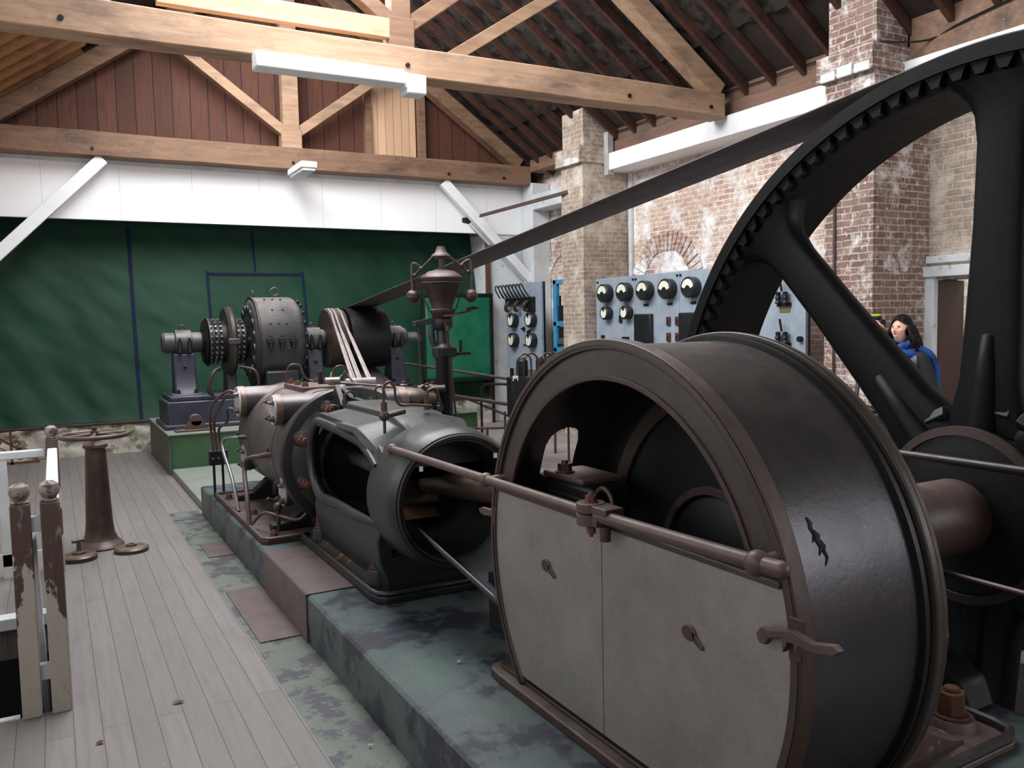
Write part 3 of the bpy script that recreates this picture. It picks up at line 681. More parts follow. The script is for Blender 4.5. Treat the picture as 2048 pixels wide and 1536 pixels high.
for sx in (1.78, 2.02): MB().tube([(sx, 10.6, 1.18), (sx-.10, 10.5, 1.12), (sx-.16, 10.5, .92), (sx-.1, 10.55, .86)] if sx < 1.9 else [(sx, 10.6, 1.18), (sx+.14, 10.5, 1.14), (sx+.19, 10.5, 1.0), (sx+.16, 10.55, .86)], .02, 10, sm=5).build('cable_loop', 'rustdark', t)
# pulleys
def pulley(x0, x1, r, crown=0.0):
    return drum([(x0, r-.03), (x0, r), ((x0+x1)/2, r+crown), (x1, r), (x1, r-.03), (x1-.01, r-.035), ((x0+x1)/2+.02, r-.04), ((x0+x1)/2+.02, .09), (x1-.03, .085), (x1-.03, .0001)], 56)
p1 = pulley(3.20, 3.42, .385).build('rope_pulley', 'rustdark', t)
drum([(3.2, .06), (3.205, .38)], 40).build('web', 'iron', p1)
p2 = pulley(3.46, 3.98, .40, .012).build('belt_pulley', 'black', t); drum([(3.47, .06), (3.475, .39)], 40).build('web', 'iron', p2)
t = thing('slide_rail_foot', 'rusty bolted foot casting at the corner of the green generator base', 'casting', (1.45, 10.3, .475))
MB().box(1.2, 1.62, 10.22, 10.38, .475, .5).prism([(1.3, .5), (1.56, .5), (1.5, .6), (1.36, .6)], 1, 10.24, 10.36).cyl((1.43, 10.24, .6), (1.43, 10.36, .6), .07).build('body', 'rail', t, bevel=.008)
for x in (1.24, 1.6): MB().hexb((x, 10.3, .5), (0, 0, 1), .022, .035).build('bolt', 'rust', t)

# ================================================================== ENGINE PLINTH AND FLOOR PLATES
def plf(u, v):
    return None
m = MB(); n = 60; vs = []
for k in range(n+1):
    y = YF + (7.85-YF)*k/n; d = .006*mnoise.noise(V((y*3, 1, 1))); e = .005*mnoise.noise(V((y*4, 5, 1)))
    vs += [(1.105+d*.4, y, -.05), (2.9, y, -.05), (2.9, y, .25), (1.118+d, y, .25+0*e), (1.105+d, y, .238+e)]
fs = []
for k in range(n): fs += [(5*k+j, 5*k+(j+1) % 5, 5*k+5+(j+1) % 5, 5*k+5+j) for j in range(5)]
fs += [(0, 1, 2, 3, 4), (5*n, 5*n+4, 5*n+3, 5*n+2, 5*n+1)]
m.add(vs, fs).top('engine_plinth', 'plinth', 'long worn green and blue concrete plinth carrying the steam engine', 'plinth', ang=30)
MB().box(1.098, 1.36, 4.3, 5.29, .251, .258).box(1.095, 1.104, 4.3, 5.29, .0, .258).top('cover_plate', 'chequer', 'brown chequered steel plate folded over the edge of the plinth', 'plate', bevel=.002)
MB().box(.88, 1.10, 4.42, 5.42, -.002, .005).top('floor_plate', 'chequer', 'brown chequered plate let into the floor beside the plinth', 'plate')
MB().box(.92, 1.10, 6.3, 6.75, -.002, .004).top('floor_plate', 'chequer', 'small reddish plate in the floor further along the plinth', 'plate')

# ================================================================== CRANKCASE
KY, KZ, KR = 2.14, .81, .765
cc = thing('crankcase', 'big round open-topped crank guard with grey panelled face, nearest the camera', 'engine part', (1.75, KY, .25))
FX = (1.0, 0, 0)
def ringx(x0, x1, r0, r1, a0, a1, n=90, o=(0, KY, KZ)):
    return MB().lathe([(r0, x0), (r1, x0), (r1, x1), (r0, x1)], o, FX, n, math.radians(a0), math.radians(a1), loop=True)
m = MB()
def inslot(x, a):
    s_ = KR*math.radians(a); s0 = KR*math.radians(29)
    return abs(x-1.755) < .078 and s_ > -.12 and (s_ < s0 or math.hypot(x-1.755, s_-s0) < .078)
def shellcells(r, x0, x1, a0, a1, nx, na):
    vs = []; fs = []
    for i in range(nx+1):
        for j in range(na+1):
            x = x0+(x1-x0)*i/nx; a = math.radians(a0+(a1-a0)*j/na); vs.append((x, KY+r*math.cos(a), KZ+r*math.sin(a)))
    for i in range(nx):
        for j in range(na):
            if inslot(x0+(x1-x0)*(i+.5)/nx, a0+(a1-a0)*(j+.5)/na): continue
            fs.append((i*(na+1)+j, (i+1)*(na+1)+j, (i+1)*(na+1)+j+1, i*(na+1)+j+1))
    m.add(vs, fs)
for r in (KR, KR-.018):
    shellcells(r, 1.53, 1.66, -43, 45, 1, 59); shellcells(r, 1.85, 1.99, -43, 45, 1, 59)
    shellcells(r, 1.66, 1.85, -43, 45, 38, 176); shellcells(r, 1.53, 1.99, 45, 223, 1, 118)
m.build('shell', 'shell', cc, ang=50)
ringx(1.505, 1.53, .668, .755, 15.5, 164.5).build('front_ring', 'ringm', cc, bevel=.003)
ringx(1.492, 1.545, .752, .785, -43, 223, 140).build('front_rim', 'rustdark', cc, bevel=.004)
ringx(1.488, 1.497, .765, .779, -43, 223, 140).build('front_bead', 'ringm', cc)
ringx(1.496, 1.512, .655, .672, 17, 163).build('inner_lip', 'rustdark', cc, bevel=.003)
ringx(1.955, 1.972, .757, .782, -43, 223, 140).build('rear_groove', 'black', cc)
ringx(1.985, 2.012, .745, .795, -43, 223, 140).build('rear_rim', 'ringm', cc, bevel=.004)
ringx(2.018, 2.04, .735, .788, -43, 223, 140).build('rear_rim', 'rustdark', cc, bevel=.004)
pts = arc(KY, KZ, .75, -40, 220, 80)
MB().prism(pts, 0, 1.97, 1.985).build('back_plate', 'inner', cc)
ringx(1.955, 1.97, .56, .625, -40, 220).build('back_ring', 'rustdark', cc, bevel=.004)
ringx(1.93, 1.955, .24, .27, 0, 360, 60).build('boss_ring', 'rustdark', cc, bevel=.004)
MB().lathe([(.001, 1.945), (.22, 1.945), (.235, 1.955), (.235, 1.97)], (0, KY, KZ), FX, 40).build('boss', 'inner', cc)
ct = 1.015   # two panels closing the lower face
def panel(y0, y1):
    P = []
    R = .752
    if y0 >= 2.17: angs = [math.degrees(math.asin((ct-KZ)/R)) - k*(math.degrees(math.asin((ct-KZ)/R))+41)/30 for k in range(31)]; P = [(y0, ct)] + [(KY+R*math.cos(math.radians(a)), KZ+R*math.sin(math.radians(a))) for a in angs] + [(y0, KZ+R*math.sin(math.radians(-41)))]
    else:
        a1 = 180-math.degrees(math.asin((ct-KZ)/R)); P = [(y1, ct)] + [(KY+R*math.cos(math.radians(a)), KZ+R*math.sin(math.radians(a))) for a in [a1 + k*(221-a1)/30 for k in range(31)]] + [(y1, KZ+R*math.sin(math.radians(-41)))]
    return MB().prism(P, 0, 1.499, 1.51)
for y0, y1, ky, kz in ((2.172, 2.9, 2.51, .79), (1.3, 2.168, 1.75, .79)):
    pn = panel(y0, y1).build('cover_panel', 'panel', cc)
    h = MB().prism([(ky+.028*math.cos(a), kz+.022*math.sin(a)) for a in [2*PI*k/20 for k in range(20)]], 0, 1.492, 1.499)
    h.prism([(ky-.01, kz+.016), (ky-.05, kz-.018), (ky-.06, kz-.026), (ky-.052, kz-.034), (ky-.02, kz-.02)], 0, 1.492, 1.4985)
    h.build('keyhole_plate', 'bronze', pn, bevel=.002)
MB().box(1.485, 1.512, KY-.725, KY+.725, ct-.012, ct+.006).build('top_flange', 'ringm', cc, bevel=.004)
# base plate with lip, and rear foot
bp = [(1.46+.05, 1.0), (2.05, 1.0), (2.05, 2.96), (1.53, 2.96), (1.485, 2.94), (1.465, 2.89), (1.46, 2.8)]
m = MB().prism(bp[:1]+bp[1:] if False else [(1.46, 1.0), (2.05, 1.0), (2.05, 2.95), (1.54, 2.95), (1.49, 2.935), (1.465, 2.9), (1.46, 2.84)], 2, .25, .285)
m.build('base_plate', 'rustdark', cc, bevel=.006)
MB().prism([(1.50, 1.0), (2.0, 1.0), (2.0, 2.92), (1.56, 2.92), (1.515, 2.91), (1.5, 2.88)], 2, .285, .30).build('base_pad', 'ringm', cc, bevel=.004)
ft = MB().prism([(1.95, 1.50), (2.64, 1.52), (2.69, 1.545), (2.71, 1.61), (2.71, 2.75), (1.95, 2.75)], 2, .25, .275).build('rear_foot', 'rustyfoot', cc, bevel=.006)
m = MB(); lp = [(1.95, 1.515), (2.63, 1.535), (2.68, 1.56), (2.695, 1.62), (2.695, 2.74)]
m.tube([(x, y, .285) for x, y in lp], .018, 8).build('foot_lip', 'iron', ft)
m = MB()
m.grid(lambda u, v: (1.98+.52*u, 1.60+1.1*v, .285+.36*(1-u)**1.5), 14, 10); m.grid(lambda u, v: (1.98+.52*u, 1.60, .27+(.015+.36*(1-u)**1.5)*v), 14, 4)
m.build('rear_web', 'rustyfoot', cc, ang=60)
NB = V((2.585, 1.70, .35))
MB().lathe([(.085, .27), (.075, .295), (.07, .305), (.0001, .306)], (NB.x, NB.y, 0), (0, 0, 1), 28).build('bolt_boss', 'rustyfoot', ft)
bt = MB().cyl((NB.x, NB.y, .305), (NB.x, NB.y, .315), .058, n=28).cyl((NB.x, NB.y, .315), (NB.x, NB.y, .39), .047, .045, n=6).cyl((NB.x, NB.y, .39), (NB.x, NB.y, .405), .027, .023, n=16).build('foundation_nut', 'rust', ft, bevel=.004)
# latches
t = MB()
t.prism([(1.47, .885), (1.455, .905), (1.43, .905), (1.36, .925), (1.30, .915), (1.24, .93), (1.225, .92), (1.24, .905), (1.30, .893), (1.34, .895), (1.345, .87), (1.352, .895), (1.37, .895), (1.385, .865), (1.39, .90), (1.43, .885), (1.44, .865), (1.46, .865)], 0, 1.465, 1.485)
t.build('latch', 'rail', cc, bevel=.002)
MB().box(1.485, 1.50, 1.345, 1.385, .845, .95).build('latch_keeper', 'rustdark', cc, bevel=.003)
MB().prism([(2.89, .93), (2.91, .93), (2.91, .915), (3.0, .91), (3.03, .90), (3.02, .885), (2.98, .88), (2.91, .89), (2.905, .855), (2.89, .855)], 0, 1.49, 1.505).build('latch', 'rail', cc, bevel=.002)
# torn scar on the shell
sc = MB()
a = math.radians(158)
ff = lambda y_, z_: (1.63, y_, z_)
for dx, da, w in ((0, 0, .012), (.012, 2.0, .008), (-.01, -2.5, .009)):
    p = [V((1.63+dx+d2, KY+(KR+.002)*math.cos(math.radians(158+da+k)), KZ+(KR+.002)*math.sin(math.radians(158+da+k)))) for k, d2 in ((-2.2, 0), (-1, .006), (0, .002), (1.2, .008), (2.6, -.004))]
    sc.tube(p, [.001, w*.6, w*.5, w*.4, .001], 5)
sc.build('scar', 'black', cc)

# handrail over the crankcase
t = thing('handrail', 'brown painted pipe handrail running across the crankcase face to the crosshead guide', 'handrail', (1.45, 2.6, 1.02))
HX, HZ = 1.452, 1.05
MB().cyl((HX, 3.88, 1.04), (HX, 2.20, HZ), .0185, n=20).build('pipe', 'rail', t)
MB().cyl((HX, 2.12, HZ), (HX, 1.46, 1.065), .0205, n=20).build('pipe', 'rail', t)
MB().sphere((HX, 3.90, 1.04), .028, 18).cyl((HX, 3.90, 1.04), (HX+.04, 3.92, 1.02), .014).build('end_knob', 'rail', t)
MB().sphere((HX, 2.88, 1.045), .028, 18).cyl((HX, 2.88, 1.045), (1.52, 2.83, 1.06), .012).build('stanchion', 'rail', t)
MB().sphere((HX, 1.45, 1.065), .033, 18).cyl((HX, 1.45, 1.065), (HX, 1.375, 1.068), .021).sphere((HX, 1.375, 1.068), .0215, 14).cyl((HX, 1.45, 1.065), (1.52, 1.42, 1.085), .016).build('end_knob', 'rail', t)
c = MB(); P0 = V((HX+.005, 2.165, 0))
def disc(z0, z1, r, dy=0): c.cyl(P0+V((0, dy, z0)), P0+V((0, dy, z1)), r, n=28)
disc(1.055, 1.085, .046); c.box(HX-.02, HX+.05, 2.05, 2.17, 1.058, 1.082); disc(1.015, 1.05, .046); c.box(HX-.02, HX+.03, 2.10, 2.17, 1.018, 1.047)
cj = c.build('flanged_joint', 'rail', t, bevel=.003)
MB().hexb(P0+V((0, 0, 1.085)), (0, 0, 1), .018, .022).build('joint_bolt', 'rust', cj); MB().hexb(P0+V((0, 0, 1.015)), (0, 0, -1), .015, .03).build('joint_bolt', 'rust', cj)
MB().cyl((HX+.01, 2.095, 1.018), (HX+.01, 2.095, .975), .017).build('peg', 'rustdark', cj)

# ================================================================== CROSSHEAD GUIDE (trunk)
AXX_, AZZ = 1.715, .785
tr = thing('crosshead_guide', 'dark grey-green crosshead guide casting with a wide side opening and round mouth', 'engine part', (AXX_, 4.6, .25))
YV = (0, 1, 0)
def lathey(prof, n=72, **k): return MB().lathe([(r, y) for r, y in prof], (AXX_, 0, AZZ), YV, n, **k)
lathey([(.295, 3.70), (.312, 3.685), (.335, 3.69), (.352, 3.72), (.36, 3.78), (.364, 3.98), (.35, 4.06), (.29, 4.08), (.285, 3.72)], loop=True).build('mouth', 'iron_grey', tr)
lathey([(.284, 3.74), (.284, 4.12), (.279, 4.12), (.279, 3.74)], 60, loop=True).build('mouth_shade', 'bore_shade', tr)  # black ring added to darken the inside of the mouth
for r, y, w in ((.322, 3.682, .006), (.302, 3.70, .006), (.29, 3.74, .005)):
    MB().tube([(AXX_+r*math.cos(2*PI*k/64), y, AZZ+r*math.sin(2*PI*k/64)) for k in range(64)], w, 8, closed=True).build('mouth_ring', 'copper' if r < .32 else 'rustdark', tr)
lathey([(.30, 3.70), (.285, 3.72), (.285, 5.30)]).build('bore_shade_liner', 'black', tr, thick=.004) if False else None
# side walls with the pear-shaped opening
def bend(x, y, z):
    "the flat sides curve in to meet the round mouth"
    t_ = max(0, min(1, (4.75-y)/.7)); t_ = t_*t_*(3-2*t_); sg = 1 if x > AXX_ else -1
    w_ = abs(x-AXX_); wc = math.sqrt(max(.362**2-(z-AZZ)**2, .19**2)) - (.33-w_)
    return AXX_ + sg*(w_*(1-t_) + min(w_, wc)*t_)
def wall(x0, x1, side):
    YA, YB_, r = 3.93, 4.98, .205
    inner = []; outer = []
    nn = 20
    zc0, zc1 = .845, .845
    inner = [(3.98, .66), (4.3, .64), (4.6, .64)] + [(4.92+.23*math.cos(math.radians(a)), .855+.23*math.sin(math.radians(a))) for a in range(-95, 96, 10)] + [(4.6, 1.07), (4.3, 1.03), (3.98, .95)]
    cx, cz = 4.45, .84
    out = [(3.93, .60), (4.3, .56), (4.6, .56)] + [(4.92+.30*math.cos(math.radians(a)), .855+.285*math.sin(math.radians(a))) for a in range(-95, 96, 10)] + [(4.6, 1.125), (4.3, 1.085), (3.93, 1.0)]
    m_ = MB().ringprism(out, inner, 0, x0, x1)
    for q in m_.v: q.x = bend(q.x, q.y, q.z)
    return m_, inner
w1, inn = wall(1.385, 1.425, -1); w1.build('side_wall', 'iron_grey', tr, bevel=.004)
MB().tube([(bend(1.385, y, z), y, z) for y, z in inn], [.012]+[.03]*(len(inn)-2)+[.012], 10).build('opening_lip', 'iron_grey', tr)
lathey([(.275, 5.13), (.29, 5.18), (.315, 5.25), (.345, 5.34), (.28, 5.34), (.265, 5.13)], 72, loop=True).build('neck', 'iron_grey', tr)
lathey([(.284, 3.73), (.284, 4.1)], 60).build('mouth_shade', 'bore_shade', tr, thick=.003) if False else None
lathey([(.30, 4.0), (.265, 4.05), (.262, 5.32), (.29, 5.33)], 60, a0=math.radians(52), a1=math.radians(308)).build('bore_shade_liner', 'bore_shade', tr, thick=.004)  # black liner added so the inside reads as shaded
# sloping shoulder and flat crown
top = [(1.375, 1.085), (1.40, 1.115), (1.57, 1.145), (1.58, 1.175), (1.62, 1.19), (1.81, 1.19), (1.85, 1.175), (1.86, 1.145), (2.03, 1.115), (2.055, 1.085), (2.02, 1.07), (1.41, 1.07)]
def loft(p0, y0, p1, y1, name, mat, par, k=8):
    m = MB(); n = len(p0); vs = []
    for i in range(k+1):
        t_ = i/k
        for (a, b_), (c_, d2) in zip(p0, p1): vs.append((a+(c_-a)*t_, y0+(y1-y0)*t_, b_+(d2-b_)*t_))
    fs = [tuple(range(n)), tuple(range((k+1)*n-1, k*n-1, -1))]
    for i in range(k): fs += [(i*n+j, i*n+(j+1) % n, (i+1)*n+(j+1) % n, (i+1)*n+j) for j in range(n)]
    return m.add(vs, fs).build(name, mat, par, bevel=.008)
def ringpt(x, r=.35):
    dx = x-AXX_; return AZZ + math.sqrt(max(0, r*r-dx*dx))
front = [(x, min(z, ringpt(x))) if i < 10 else (x, min(1.02, ringpt(x)-.03)) for i, (x, z) in enumerate(top)]
front = [(max(1.45, min(1.95, x)), min(z, ringpt(max(1.45, min(1.95, x)))-.012)) for x, z in front]
loft(front, 3.9, top, 4.3, 'shoulder', 'iron_grey', tr); loft(top, 4.3, top, 4.98, 'shoulder', 'iron_grey', tr, 2); loft(top, 4.98, [(AXX_+(x-AXX_)*.62, z-.03) for x, z in top], 5.34, 'shoulder', 'iron_grey', tr, 4)
# skirt and foot
sk = [(1.47, .62), (1.40, .62), (1.385, .56), (1.395, .45), (1.43, .36), (1.44, .28), (1.99, .28), (2.0, .36), (2.035, .45), (2.045, .56), (2.03, .62), (1.96, .62), (1.96, .47), (1.47, .47)]
MB().prism(sk, 1, 3.98, 5.12).build('skirt', 'iron_grey', tr, bevel=.01, seg=3)
MB().prism([(1.36, 4.06), (1.375, 3.98), (1.41, 3.94), (1.48, 3.925), (1.95, 3.925), (2.02, 3.94), (2.06, 4.0), (2.07, 4.06), (2.07, 5.44), (1.40, 5.44), (1.365, 5.42), (1.36, 5.38)], 2, .25, .285).build('foot', 'iron', tr, bevel=.006)
MB().tube([(x, y, .30) for x, y in [(1.97, 3.935), (1.48, 3.935), (1.415, 3.95), (1.38, 3.985), (1.37, 4.06), (1.37, 5.36), (1.385, 5.42), (1.42, 5.435)]], .013, 8).build('foot_lip', 'iron', tr)
MB().grid(lambda u, v: (1.375+.06*v, 4.1+1.2*u, .292+.03*v*v), 20, 3).build('oily_sump', 'sump', tr)
for y in (4.14, 5.18):
    q = MB().lathe([(.062, .27), (.056, .37), (.05, .385), (.0001, .386)], (1.44, y, 0), (0, 0, 1), 24).build('bolt_boss', 'iron', tr)
    MB().cyl((1.44, y, .386), (1.44, y, .395), .042).cyl((1.44, y, .395), (1.44, y, .46), .034, n=6).cyl((1.44, y, .46), (1.44, y, .478), .02).build('foundation_nut', 'rust', q, bevel=.003)
# far wall, and a black sheet painting shade over the inner floor
w2, _ = wall(2.005, 2.045, 1); w2.build('side_wall', 'iron_grey', tr, bevel=.004)
MB().box(1.45, 1.98, 4.0, 5.1, .475, .49).build('floor_shade', 'bore_shade', tr)
# identification tags
for u, v in ((840, 937), (988, 910)):
    p = at(u, v, 1, 3.69); MB().box(p.x-.008, p.x+.008, 3.672, 3.68, p.z-.012, p.z+.012).build('tag', 'white', tr)

# crosshead, piston rod and connecting rod
t = thing('connecting_rod', 'thick brown connecting rod reaching from the crosshead guide into the crankcase', 'engine part', (1.74, 3.4, .8))
MB().cyl((1.745, 4.15, .80), (1.755, 2.86, .945), .058, .068, n=28).build('rod', 'bronze', t)
be = MB().box(1.665, 1.845, 2.47, 2.87, .86, 1.055).build('big_end', 'black', t, bevel=.02, seg=3)
MB().box(1.66, 1.85, 2.52, 2.80, 1.052, 1.075).build('cap', 'rail', be, bevel=.008)
for z in (.92, .985): MB().box(1.655, 1.668, 2.5, 2.76, z, z+.022).build('strap', 'iron', be, bevel=.003)
MB().hexb((1.70, 2.70, 1.075), (0, 0, 1), .028, .035).build('nut', 'bronze', be)
MB().tube([(1.66, 2.46, .93), (1.655, 2.44, 1.02), (1.665, 2.40, 1.065), (1.67, 2.35, 1.03), (1.67, 2.34, .92)], .009, 8, sm=6).build('oil_pipe', 'bronze', be)
t = thing('crosshead', 'pale worn crosshead visible inside the side opening of the guide', 'engine part', (1.74, 4.6, .6))
MB().cyl((1.715, 5.35, AZZ), (1.715, 4.75, AZZ), .045, n=24).build('piston_rod', 'steel', t)
MB().cyl((1.715, 4.78, AZZ), (1.715, 4.5, AZZ), .085, .10, n=28).box(1.6, 1.83, 4.18, 4.5, AZZ-.11, AZZ+.11).build('body', 'ringm', t, bevel=.02)
MB().prism([(4.2, 1.0), (4.65, 1.0), (4.6, .97), (4.25, .97)], 0, 1.6, 1.83).prism([(4.2, .6), (4.65, .6), (4.6, .635), (4.25, .635)], 0, 1.6, 1.83).build('slipper', 'rust', t)
MB().cyl((1.55, 4.32, AZZ), (1.88, 4.32, AZZ), .06, n=24).build('gudgeon_pin', 'steel', t)
# oil tray between guide and crankcase
MB().grid(lambda u, v: (1.50+.46*v+.0*u, 3.72-.80*u, .51+.17*(1-math.sin(PI*v))**1.3-.12*u), 16, 24).top('oil_tray', 'tray', 'curved bright steel oil tray under the connecting rod', 'tray', thick=.006, bevel=0)
MB().box(1.71, 1.75, 3.25, 3.4, .25, .51).top('tray_stand', 'black', 'dark stand under the curved oil tray', 'stand', bevel=.01)

# ================================================================== CYLINDER
cy = thing('steam_cylinder', 'big lagged steam cylinder with four cross valve chests behind the bolted flange', 'engine part', (AXX_, 6.4, .25))
fl = lathey([(.28, 5.30), (.30, 5.345), (.44, 5.36), (.46, 5.365), (.468, 5.38), (.468, 5.415), (.455, 5.43), (.30, 5.43)], 96).build('flange', 'iron', cy)
lathey([(.33, 5.18), (.335, 5.28), (.36, 5.335), (.41, 5.36), (.3, 5.36), (.3, 5.18)], 72, loop=True).build('flange_neck', 'iron_grey', cy)
for k, (bx, bz) in enumerate(((1.555, 1.12), (1.375, .935), (1.385, .655), (1.86, 1.125), (2.05, .93), (2.05, .65))):
    q = MB().lathe([(.055, 0), (.05, .03), (.03, .045), (.0001, .046)], (bx, 5.365, bz), (0, -1, 0), 22).build('boss', 'iron', fl)
    MB().cyl((bx, 5.32, bz), (bx, 5.31, bz), .04, n=20).cyl((bx, 5.31, bz), (bx, 5.27, bz), .033, n=6).cyl((bx, 5.27, bz), (bx, 5.262, bz), .034, n=18).cyl((bx, 5.262, bz), (bx, 5.235, bz), .021, .017, n=14).build('flange_nut', 'rust', q, bevel=.002)
for x, r in ((1.62, 0),):
    MB().beam((1.60, 5.30, 1.24), (1.60, 5.18, 1.12), .03, .1).build('rib', 'iron', fl)
MB().prism([(5.36, 1.245), (5.36, 1.10), (4.9, 1.16), (5.0, 1.195), (5.18, 1.20)], 0, 1.655, 1.69).build('rib', 'iron_grey', fl, bevel=.004)
bd = lathey([(.37, 5.43), (.40, 5.45), (.415, 5.55), (.415, 7.0), (.40, 7.08), (.35, 7.14), (.12, 7.16), (.0001, 7.16)], 80).build('lagging', 'lag', cy)
for y in (5.86, 6.62, 7.0): lathey([(.414, y-.006), (.4195, y-.004), (.4195, y+.004), (.414, y+.006)], 80).build('seam', 'rust', bd)
MB().box(1.58, 1.86, 6.05, 6.6, 1.17, 1.215).build('top_pad', 'rail', cy, bevel=.006)
for x, y in ((1.62, 6.12), (1.82, 6.12), (1.62, 6.33), (1.82, 6.33), (1.62, 6.54), (1.82, 6.54)): MB().hexb((x, y, 1.215), (0, 0, 1), .026, .028, w=False).build('pad_nut', 'rust', cy)
for (y, z, r, x0, x1, nm) in ((5.74, 1.095, .10, 1.285, 2.24, 0), (6.88, 1.07, .118, 1.27, 2.24, 1), (5.74, .53, .095, 1.33, 2.2, 2), (6.88, .62, .10, 1.30, 2.2, 3)):
    ch = MB().lathe([(r, x0+.05), (r, x1)], (0, y, z), FX, 36).build('valve_chest', 'chest', cy)
    MB().lathe([(r+.004, x0+.012), (r+.006, x0+.02), (r+.006, x0+.055), (r, x0+.058)], (0, y, z), FX, 36).build('collar', 'copper' if z > .8 else 'chest', ch)
    MB().cyl((x0, y, z), (x0+.014, y, z), r+.002, n=36).build('cap', 'cap', ch, bevel=.002)
    for a in (45, 135, 225, 315):
        e = V((0, math.cos(math.radians(a)), math.sin(math.radians(a)))); q = V((x0, y, z))+e*(r*.80)
        MB().hexb(q, (-1, 0, 0), .018, .028).build('cap_nut', 'steel' if a in (135,) else 'rail', ch)
    if z > .8:
        MB().lathe([(r+.003, x1-.06), (r+.006, x1-.05), (r+.006, x1)], (0, y, z), FX, 36).build('collar', 'copper', ch)
        MB().lathe([(r*.8, x1), (r*.95, x1+.03), (r*.9, x1+.13), (r*.6, x1+.17), (r*.45, x1+.24), (.0001, x1+.25)], (0, y, z), FX, 32).build('bonnet', 'bronze', ch)
    else: MB().lathe([(r*.8, x1), (r*.8, x1+.12), (.0001, x1+.13)], (0, y, z), FX, 28).build('bonnet', 'bronze', ch)
# feet of the cylinder
for y in (5.72, 6.9):
    MB().prism([(1.50, .28), (1.93, .28), (1.93, .36), (1.9, .48), (1.53, .48), (1.50, .36)], 1, y-.12, y+.12).build('saddle', 'iron', cy, bevel=.03, seg=3)
    MB().prism([(1.24, .28), (1.55, .28), (1.55, .46), (1.48, .44), (1.36, .335), (1.24, .325)], 1, y-.05, y+.05).build('foot_rib', 'iron', cy, bevel=.01)
bs = MB().prism([(1.13, 5.48), (1.16, 5.45), (1.35, 5.45), (2.25, 5.45), (2.25, 7.24), (1.13, 7.24)], 2, .25, .278).build('base_tray', 'rustdark', cy, bevel=.004)
MB().tube([(2.2, 5.458, .286), (1.17, 5.458, .286), (1.14, 5.488, .286), (1.138, 7.23, .286), (2.2, 7.23, .286)], .012, 8).build('tray_lip', 'rail', bs)
for x, y in ((1.22, 5.53), (1.2, 7.0), (1.25, 6.3)): MB().hexb((x, y, .278), (0, 0, 1), .026, .035).build('base_nut', 'rust', bs)
# drain cocks and pipes on the near side
def pipe(name, pts, r, mat, par, sm=6): return MB().tube(pts, r, 10, sm=sm).build(name, mat, par)
d1 = thing('drain_pipe', 'bright bent drain pipe at the far end of the cylinder', 'pipe', (1.2, 6.95, .25))
pipe('pipe', [(1.30, 6.75, .80), (1.22, 6.78, .80), (1.155, 6.85, .78), (1.14, 6.82, .70), (1.16, 6.6, .5), (1.17, 6.45, .282)], .013, 'steel', d1)
MB().cyl((1.31, 6.75, .80), (1.25, 6.77, .80), .018).box(1.24, 1.26, 6.76, 6.78, .80, .84).build('cock', 'bronze', d1)
d2 = thing('drain_pipe', 'rusty bent drain pipe crossing the near side of the cylinder', 'pipe', (1.2, 6.1, .25))
pipe('pipe', [(1.30, 5.95, .76), (1.24, 6.0, .75), (1.185, 6.12, .72), (1.165, 6.14, .64), (1.145, 5.98, .46), (1.14, 5.9, .282)], .016, 'rail', d2)
MB().cyl((1.33, 5.88, .775), (1.26, 5.98, .755), .02).cyl((1.29, 5.94, .76), (1.29, 5.94, .81), .008).build('cock', 'bronze', d2)
pipe('branch', [(1.15, 5.86, .31), (1.2, 5.74, .40), (1.27, 5.6, .40), (1.36, 5.5, .38), (1.42, 5.47, .42), (1.5, 5.47, .53)], .011, 'rail', d2)
MB().cyl((1.27, 5.61, .30), (1.27, 5.61, .44), .014).sphere((1.27, 5.61, .46), .03, 12).cyl((1.24, 5.6, .50), (1.2, 5.58, .53), .01).build('valve', 'bronze', d2)
# lubricator pipes feeding the rear valve chest
t = thing('oil_pipes', 'three arched oil pipes dropping from the rear valve chest to a small manifold', 'pipe', (1.15, 7.3, .45))
for (p, q, k) in (((1.27, 6.9, 1.14), (1.145, 7.3, .62), .20), ((1.27, 6.9, 1.11), (1.175, 7.3, .62), .13), ((1.27, 6.9, 1.0), (1.21, 7.3, .62), .06)):
    P_ = V(p); Q = V(q)
    MB().tube([P_, P_+V((-.06, .05, .01)), P_+V((-k*.8, .16, -.10)), V((Q.x-.02, Q.y-.02, (P_.z+Q.z)/2)), Q], .011, 8, sm=6).build('pipe', 'rail', t)
MB().box(1.10, 1.25, 7.26, 7.34, .52, .64).box(1.13, 1.15, 7.29, 7.31, .25, .52).box(1.2, 1.22, 7.29, 7.31, .25, .52).build('manifold', 'iron', t, bevel=.004)
for k in range(3): MB().cyl((1.125+.045*k, 7.25, .58), (1.125+.045*k, 7.20, .58), .008).build('spindle', 'rail', t)
